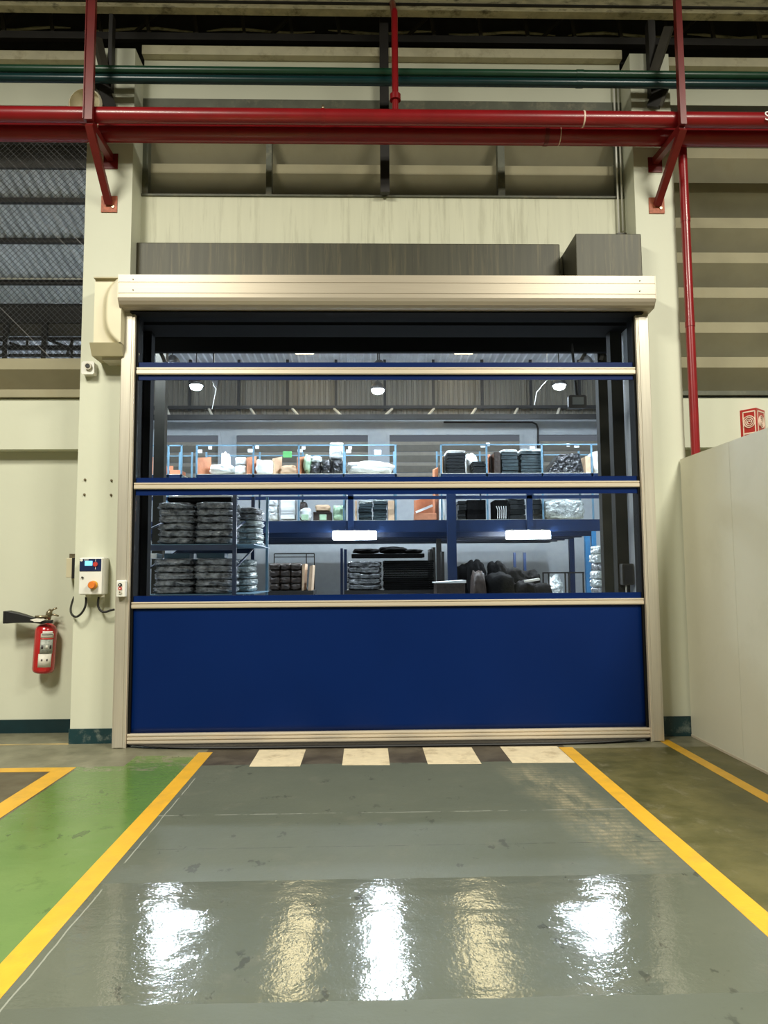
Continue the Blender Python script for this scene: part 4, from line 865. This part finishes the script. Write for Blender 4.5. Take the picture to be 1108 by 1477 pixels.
# upper tier, white goods rack
itm('board', 'board', 'board', 'orange-brown board standing at the end of the white sheet pile', 285, 655, 299, 682, MBOARD, B2)
itm('heap', 'sheet_pile', 'sheets', 'low white pile of film sheets in the first bay of the rack', 300, 667, 335, 682, MWBAG, B2)
o = itm('heap', 'white_cone', 'wrap', 'white cone-shaped wrap standing up behind the low white pile', 318, 650, 331, 683, MWBAG, B2, .3, Yi+.75)
itm('bag', 'white_bag', 'bag', 'white bag lying flat in the bay with dark bags, lower of two', 338, 670, 355, 683, MWBAG, B2, .7)
itm('bag', 'white_bag', 'bag', 'white bag on top of another beside the second orange board', 339, 658, 355, 671, MWBAG, Z(345, 671, Yi), .6)
itm('board', 'board', 'board', 'orange-brown board upright beside the two white bags', 358, 654, 366, 682, MBOARD, B2)
itm('bag', 'film_roll', 'roll', 'beige and white rolls piled in the rack bay', 368, 661, 396, 682, MWBAG, B2, .7)
itm('board', 'board', 'board', 'tan board leaning against the beige rolls', 395, 656, 405, 682, MTBOARD, B2, .5)
itm('bag', 'packet', 'packet', 'low beige packets below the green tag', 404, 670, 428, 682, MTBOARD, B2, .6)
itm('box', 'green_sheet', 'tag', 'green sheet hanging on the rack frame above the beige packets', 408, 651, 421, 660, MGRTAG, None, .02, Ym+.06)
itm('board', 'board', 'board', 'orange-brown board beside the green-topped bags', 431, 654, 438, 682, MBOARD, B2)
itm('heap', 'green_bag', 'bag', 'pale green bag of parts beside the orange board', 437, 653, 450, 683, MGRBAG, B2, .6)
itm('bag', 'black_crate_bag', 'bag', 'black bag under the white film in the white goods rack', 447, 666, 463, 682, MGLOSSB, B2, .6)
itm('heap', 'white_film', 'film', 'white film drawn over the black bag', 447, 656, 464, 670, MWBAG, Z(455, 668, Yi), .5)
itm('bag', 'black_bag', 'bag', 'black bag with a pale green top beside the big white bundle', 464, 660, 478, 682, MGLOSSB, B2, .6)
itm('bag', 'black_bag', 'bag', 'shiny black bag carrying the big white bundle', 479, 661, 496, 682, MGLOSSB, B2, .6)
itm('bag', 'white_bundle', 'bundle', 'big white wrapped bundle on the highest spot of the rack', 475, 636, 496, 663, MWBAG, Z(486, 662, Yi), .55)
itm('heap', 'white_heap', 'heap', 'broad white heap of film bags at the end bay of the rack', 501, 662, 569, 683, MWBAG, B2, .9)
itm('box', 'white_tag', 'tag', 'white card hanging on the rack above the broad white heap', 540, 649, 550, 656, MWTAG, None, .02, Ym+.07)
for i, (px, py) in enumerate(((288, 651), (303, 646), (361, 650), (371, 645), (433, 650), (438, 646), (503, 651), (505, 646), (697, 643), (704, 641), (768, 646), (820, 642), (832, 643))):
    o = itm('box', 'rack_card', 'card', 'small white card', px-3.6+(i % 2), py-2.4, px+3.6-(i % 2), py+2.4, MWTAG, None, .02, Ym+.075)
    o['label'] = 'small white card on the rack frame %s' % ['above the first orange-brown board', 'above the low white pile', 'above the second orange board', 'just right of the second orange board', 'above the third orange board', 'just right of the third orange board', 'above the start of the broad white heap', 'higher card above the broad white heap', 'above the short black stack', 'higher card above the short black stack', 'above the wrapped dark sheets', 'above the sloped black bundle', 'at the far edge above the sloped bundle'][i]
# under the upper shelf
for i, (a_, b_, mt) in enumerate(((296, 333, MWBAG), (335, 362, MWBAG), (367, 380, MPBLUE), (381, 395, MPBLUE), (396, 410, MWBAG), (412, 427, MPBLUE), (433, 475, MGLOSSB), (478, 494, MWBAG))):
    itm('bag', 'roll', 'roll', ['long white roll under the low white pile', 'white roll under the two white bags', 'pale blue roll under the beige rolls', 'pale blue roll beside another under the tan board', 'white roll under the tan board', 'pale blue roll under the beige packets', 'black roll under the green-topped bags', 'white roll under the big bundle'][i], a_, 688, b_, 700, mt, Z(400, 702, Yi), .7)
shelf3 = MB().box(X(298, 700, Ym+.1), X(500, 700, Ym+.1), Ym+.15, Ym+1.2, Z(400, 702, Yi)-.03, Z(400, 702, Yi)).build('loose_shelf', MRBLUE); tag(shelf3, 'thin blue shelf carrying rolls under the white goods', 'shelf')
# small goods left of the bay column
itm('board', 'board', 'board', 'orange-brown board standing at the edge of the doorway view', 206, 655, 213, 690, MBOARD, B2)
itm('board', 'board', 'board', 'pinkish board standing beside the dark bay column', 236, 668, 243, 690, MBOARD, B2)
itm('box', 'orange_carton', 'carton', 'orange carton low on the shelf near the dark bay column', 245, 678, 261, 690, MBOARD, B2-.0, .5)
# upper tier, dark sheet rack
itm('board', 'board', 'board', 'pale orange board at the front end of the dark sheet rack', 627, 672, 634, 700, MBOARD, B1, .5, Ym+.15)
itm('board', 'board', 'board', 'tall pink-orange board beside the tallest black stack', 638, 654, 644, 682, MTBOARD, B2)
itm('stack', 'sheet_stack', 'stack', 'tall black sheet stack topped with white film', 645, 653, 671, 682, MDSHEET, B2, .8, None, 7, MWBAG)
itm('heap', 'white_cone', 'wrap', 'white pointed wrap between the two black stacks', 673, 652, 690, 683, MWBAG, B2, .35, Yi+.7)
itm('stack', 'sheet_stack', 'stack', 'short black sheet stack in front of the white pointed wrap', 683, 665, 701, 682, MDSHEET, B2, .7, None, 5)
itm('board', 'board', 'board', 'orange board upright next to the short black stack', 704, 651, 712, 682, MBOARD, B2)
itm('box', 'carton', 'carton', 'dark brown carton beside the orange board', 713, 652, 722, 682, MBRBAG, B2, .6)
itm('stack', 'sheet_stack', 'stack', 'wrapped dark teal sheet stack with crumpled film on top', 724, 652, 747, 682, MTSHEET, B2, .8, None, 6, MWBAG)
itm('stack', 'sheet_stack', 'stack', 'large dark teal sheet stack in the middle of the rack', 752, 651, 784, 682, MTSHEET, B2, .8, None, 8, MWBAG)
x0, x1, z0, z1q = bx(788, 653, 843, 682, Yi)
o = MB().add([(x0, Yi, B2), (x1, Yi, B2), (x1+.02, Yi+.75, B2), (x0, Yi+.75, B2), (x0+.38, Yi+.06, z1q-.03), (x1-.10, Yi+.06, z1q), (x1-.1, Yi+.7, z1q), (x0+.38, Yi+.7, z1q-.03)], [(3, 2, 1, 0), (4, 5, 6, 7), (0, 1, 5, 4), (1, 2, 6, 5), (2, 3, 7, 6), (3, 0, 4, 7)]).build('sloped_bundle', MGLOSSB, bev=.03); tag(o, 'shiny black sloped bundle beside the orange carton', 'bundle')
itm('box', 'carton', 'carton', 'orange carton with white film beside the sloped black bundle', 845, 658, 855, 682, MTBOARD, B2, .6)
itm('bag', 'white_bag', 'bag', 'white bag at the end of the dark sheet rack behind the canopy post', 857, 648, 886, 682, MWBAG, B2, .7)
# lower tier on the deck
def low(*a, **k): return itm(*a, **k)
for k in range(3):
    low('bag', 'white_packet', 'packet', 'white packet in the pile behind the rack post, %s' % ['lowest', 'middle', 'topmost'][k], 387, 738-10*k, 400, 750-10*k, MWBAG, Z(393, 750-10*k, Yi), .6)
    low('box', 'white_carton', 'carton', 'white carton in the short stack on the deck, %s' % ['lowest', 'middle', 'topmost'][k], 405, 739-9*k, 425, 748-9*k, MWTAG, Z(415, 748.5-9*k, Yi), .5)
low('bag', 'brown_bag', 'bag', 'brown bag standing beside the white carton stack', 432, 722, 442, 749, MBRBAG, B1, .6)
low('heap', 'white_bag', 'bag', 'small pale bag in front of the dark brown carton', 432, 732, 449, 750, MWBAG, B1, .25, Ym+.12)
low('box', 'brown_carton', 'carton', 'dark brown carton on the deck with beige packets on it', 452, 738, 478, 749, MBRBAG, B1, .55)
low('bag', 'packet', 'packet', 'beige packet on the dark brown carton', 455, 727, 476, 739, MTBOARD, Z(466, 738, Yi), .5)
low('bag', 'green_bag', 'bag', 'pale green bag of parts on the deck by the guard rail stanchion', 480, 727, 497, 749, MGRBAG, B1, .6)
for i, (px, lb) in enumerate(((440, 'pale green tag hanging below the small pale bag'), (466, 'pale green tag hanging below the dark brown carton'))):
    itm('box', 'green_tag', 'tag', lb, px-5, 742, px+5, 750, MGRBAG, None, .01, 18.98-.17)
low('box', 'tan_carton', 'carton', 'narrow tan carton just beside the guard rail stanchion', 512, 722, 515, 749, MTBOARD, B1, .5)
low('stack', 'sheet_stack', 'stack', 'grey film sheet stack on the deck, first of two', 518, 726, 537, 749, MTSHEET, B1, .7, n=6, top=MSILV)
low('stack', 'sheet_stack', 'stack', 'grey film sheet stack on the deck next to the tan carton', 539, 723, 558, 749, MTSHEET, B1, .7, n=7, top=MSILV)
low('box', 'tan_carton', 'carton', 'tan carton at the end of the grey sheet stacks', 560, 722, 569, 749, MTBOARD, B1, .6)
low('board', 'board', 'board', 'wide orange-brown board on the deck in the rack gap', 600, 716, 628, 750, MBOARD, B1, .5, Ym+.5)
low('box', 'orange_crate', 'crate', 'orange open crate in front of the wide board', 598, 740, 630, 750, MBOARD, B1, .35, Ym+.1)
o = MB().bar(at(600, 739, Ym+.12), at(624, 729, Ym+.12), .05, .06).build('white_strut', MWTAG); tag(o, 'white strut lying slanted across the orange crate', 'strut')
low('board', 'board', 'board', 'white board edge on the deck beside the tall blue column', 637, 716, 643, 750, MWTAG, B1, .4)
low('stack', 'sheet_stack', 'stack', 'dark sheet stack on the deck behind the tall blue column', 661, 722, 672, 749, MDSHEET, B1, .7, n=6)
low('box', 'dark_carton', 'carton', 'black film carton on the deck beside the ribbed bundle', 674, 721, 701, 749, MMATTB, B1, .7)
o = low('box', 'ribbed_bundle', 'bundle', 'black bundle tied with white ribs on the deck', 714, 721, 733, 749, MMATTB, B1, .7)
x0, x1, z0, z1q = bx(714, 721, 733, 749, Yi)
for q in range(5):
    xx = x0+.06+q*.055; (MB().path([(xx, Yi-.05, B1+.03), (xx+.01, Yi-.05, B1+.25), (xx-.03+.01*q, Yi-.045, B1+.36)], .010, 5).build('white_tie', MWTAG, o))
low('stack', 'sheet_stack', 'stack', 'dark strapped sheet stack on the deck beside the ribbed bundle', 736, 720, 758, 749, MDSHEET, B1, .7, n=4, top=MSILV)
low('stack', 'sheet_stack', 'stack', 'narrow dark sheet stack on the deck behind the stanchion', 769, 720, 781, 749, MDSHEET, B1, .7, n=4, top=MSILV)
low('bag', 'silver_bundle', 'bundle', 'long silver film bundle on the deck near the bay post', 786, 719, 845, 745, MSILV, B1, .8, pool=FLATS)
# ------------------------------------------------------------------ goods under the mezzanine
Ys = 16.6
sb = Z(560, 851, Ys); x0, x1 = X(497, 820, Ys), X(629, 820, Ys)
st_ = thing('stillage', ((x0+x1)/2, Ys, 0), 'dark steel stillage with upright posts carrying the flat dark sheets', 'stillage')
MB().box(x0, x1, Ys, Ys+1.2, sb-.10, sb-.005).build('bed', MDARK, st_)
for xx, zt_ in ((X(492, 800, Ys), Z(492, 790, Ys)), (X(498, 800, Ys), Z(498, 792, Ys)), (X(622, 800, Ys), Z(622, 792, Ys)), (X(627, 800, Ys), Z(627, 789, Ys)), (X(641, 800, Ys), Z(641, 795, Ys))):
    MB().box(xx-.03, xx+.03, Ys-.02+random.random()*.5, Ys+.04+.5, 0, zt_).build('post', MRBLUE if xx < 0 else MDARK, st_)
for k in range(5):
    z0, z1q = Z(525, 848-8.2*k, Ys), Z(525, 848-8.2*(k+1), Ys)
    soft('plastic_bag', X(502, 830, Ys)+random.uniform(-.02, .02), X(550, 830, Ys), Ys+.05, Ys+.9, sb+(z1q-z0)*k, sb+(z1q-z0)*(k+1.12), MGREYB, 'crinkled dark bag beside the flat dark sheets, %s of five' % (ordn(k) if k < 4 else 'top'), 'bag', 'dark bags on the stillage', FLATS)
sheets('sheet_stack', X(554, 830, Ys), X(626, 830, Ys), Ys+.05, Ys+1.0, sb, Z(590, 808, Ys), 14, MMATTB, 'broad flat stack of dark sheets on the steel stillage', 'stack', None, .008)
zt_ = Z(560, 806, Ys)
o = MB().box(X(507, 800, Ys), X(613, 800, Ys), Ys+.1, Ys+.9, zt_+.03, zt_+.12).build('tray', MMATTB, bev=.01); tag(o, 'long black tray lying across the stillage load', 'tray')
soft('black_bag', X(509, 795, Ys), X(548, 795, Ys), Ys+.2, Ys+.8, zt_+.12, Z(530, 790, Ys), MMATTB, 'black bag on the tray, nearer the dark bagged stack', 'bag', None, HEAPS)
soft('black_bag', X(548, 795, Ys), X(588, 795, Ys), Ys+.2, Ys+.8, zt_+.12, Z(560, 787, Ys), MMATTB, 'long black bag in the middle of the tray', 'bag', None, HEAPS)
soft('black_bag', X(580, 795, Ys), X(612, 795, Ys), Ys+.2, Ys+.8, zt_+.12, Z(600, 791, Ys), MMATTB, 'lumpy black bag at the end of the tray', 'bag', None, HEAPS)
# brown stack with boards
Yn = 17.2
x0, x1, z0, z1q = bx(388, 813, 434, 852, Yn); k = 0
ct = thing('brown_stack_cart', ((x0+x1)/2, Yn, 0), 'dark wire cart with thin frame standing behind the pallet rack', 'cart')
MB().box(x0-.05, x1+.3, Yn, Yn+1, z0-.1, z0).build('bed', MDARK, ct)
for xx in (x0, x1+.05, x1+.25): MB().box(xx-.012, xx+.012, Yn+.95, Yn+.98, 0, Z(430, 797, Yn)).build('frame_post', MDARK, ct)
for z_ in (797, 802): MB().box(x0, x1+.25, Yn+.95, Yn+.97, Z(420, z_, Yn)-.012, Z(420, z_, Yn)+.012).build('frame_rail', MDARK, ct)
for rw in range(4):
    for cl in range(3):
        h = (z1q-z0)/4; w = (x1-x0)/3
        soft('brown_bag', x0+cl*w, x0+(cl+1.05)*w, Yn+.02, Yn+.6, z0+rw*h, z0+(rw+1.12)*h, MBRBAG, 'dark brown bag on the wire cart, %s row, %s' % (ordn(rw) if rw < 3 else 'top', ['by the pallet rack', 'in the middle', 'by the tan boards'][cl]), 'bag', 'brown bags on the wire cart')
for i, (a_, b_, y0) in enumerate(((435, 440, 813), (444, 451, 815))):
    o = MB().prism([tuple(at(a_, 853, Yn).xz), tuple(at(b_-2, 853, Yn).xz), tuple(at(b_, y0, Yn).xz), tuple(at(b_-4, y0+1, Yn).xz)], 'Y', Yn+.05, Yn+.8).build('tan_board', MTBOARD)
    tag(o, 'tan board leaning on the cart, %s the brown bags' % ('right against' if i == 0 else 'set off from'), 'board')
# low box with a white top
x0, x1, z0, z1q = bx(630, 841, 671, 857, 15.6)
o = MB().box(x0, x1, 15.6, 16.3, 0, z1q).build('dark_carton', MBRBAG, bev=.01); tag(o, 'dark carton with a white top beside the tall blue column', 'carton')
MB().prism([(x0-.03, z1q), (x1+.02, z1q), (x1+.02, z1q+.06), (x0-.03, z1q+.02)], 'Y', 15.56, 16.34).build('white_lid', MWTAG, o)
# black bag heap
hp = [(660, 811, 690, 860, 18.95, 'round black bag at the column end of the heap'), (678, 806, 704, 840, 18.2, 'black bag bulging up high in the heap next to the column'), (684, 822, 702, 862, 17.2, 'upright dark sack at the front of the heap'), (700, 824, 745, 862, 17.3, 'large black bag low in the front of the heap'), (708, 808, 736, 840, 18.1, 'tallest black bag on the heap'), (728, 818, 765, 850, 18.0, 'black bag sloping down beside the tallest one'), (756, 821, 783, 842, 18.1, 'flat-topped black bag under the two thin posts'), (744, 836, 775, 862, 17.2, 'black bag lying at the trolley end of the heap'), (768, 840, 800, 862, 17.5, 'last low black bag beside the wire trolley')]
for x0p, y0p, x1p, y1p, Yq, lb in hp:
    a_, b_, z0, z1q = bx(x0p, y0p, x1p, y1p, Yq)
    soft('black_bag', a_, b_, Yq, Yq+.75, 0 if y1p > 850 else .9, z1q, MMATTB if 'upright' not in lb else MBRBAG, lb, 'bag', None, UNIT if y1p > 850 else HEAPS)
o = MB().prism([tuple(at(a_, b_, 17.1).xz) for a_, b_ in ((757, 837), (777, 834), (778, 837), (758, 840))], 'Y', 17.0, 17.2).build('grey_card', MGRAYPL); tag(o, 'pale grey card lying on the front of the black bag heap', 'card')
for i, px in enumerate((743, 757.5)):
    x_ = X(px, 820, 19.6)
    o = MB().box(x_-.035, x_+.035, 19.6, 19.67, 0, Z(px, 797, 19.6)).build('thin_post', MRBLUE); tag(o, 'thin blue post behind the black bag heap, %s of two' % ('shorter-looking first' if i == 0 else 'second'), 'post', 'thin posts behind the black heap')
# wire trolley
Yt = 18.6; tr_ = thing('wire_trolley', at(815, 857, Yt)*1, 'dark wire trolley frame beside the bright blue columns', 'trolley')
tr_.location.z = 0; ORG[tr_.name] = Vector(tr_.location)
za_, zb2 = Z(815, 825.5, Yt), .2
MB().box(X(783, 826, Yt), X(843, 826, Yt), Yt, Yt+.04, za_-.03, za_+.01).build('top_rail', MDARK, tr_)
for px in (784, 792, 816, 821, 842): MB().box(X(px, 840, Yt)-.018, X(px, 840, Yt)+.018, Yt, Yt+.04, 0, za_).build('bar', MDARK, tr_)
MB().box(X(783, 826, Yt), X(843, 826, Yt), Yt, Yt+.8, zb2-.04, zb2).build('base', MDARK, tr_)
soft('clear_bag', X(794, 840, Yt+.1), X(815, 840, Yt+.1), Yt+.1, Yt+.7, zb2, Z(805, 828, Yt+.1), MSILV, 'clear film bag standing in the wire trolley', 'bag', None, HEAPS)
# wrapped stack near the doorway post
for k in range(6):
    z0, z1q = Z(875, 860-12*k, 14.5), Z(875, 860-12*(k+1), 14.5)
    b0 = Z(875, 860, 14.5)
    soft('film_bag', X(864, 830, 14.5)+random.uniform(-.03, .03), X(895, 830, 14.5), 14.5, 15.1, b0+(z1q-z0)*k, b0+(z1q-z0)*(k+1.12), MSILV if k % 3 else MGREYB, 'silver film bag stacked behind the canopy post, %s of six' % (ordn(k) if k < 5 else 'top'), 'bag', 'film bags behind the canopy post', FLATS)
o = MB().box(X(862, 830, 14.5), X(897, 830, 14.5), 14.45, 15.15, 0, Z(875, 860, 14.5)).build('pallet_box', MBRBAG); tag(o, 'brown crate under the silver film bags behind the canopy post', 'crate')
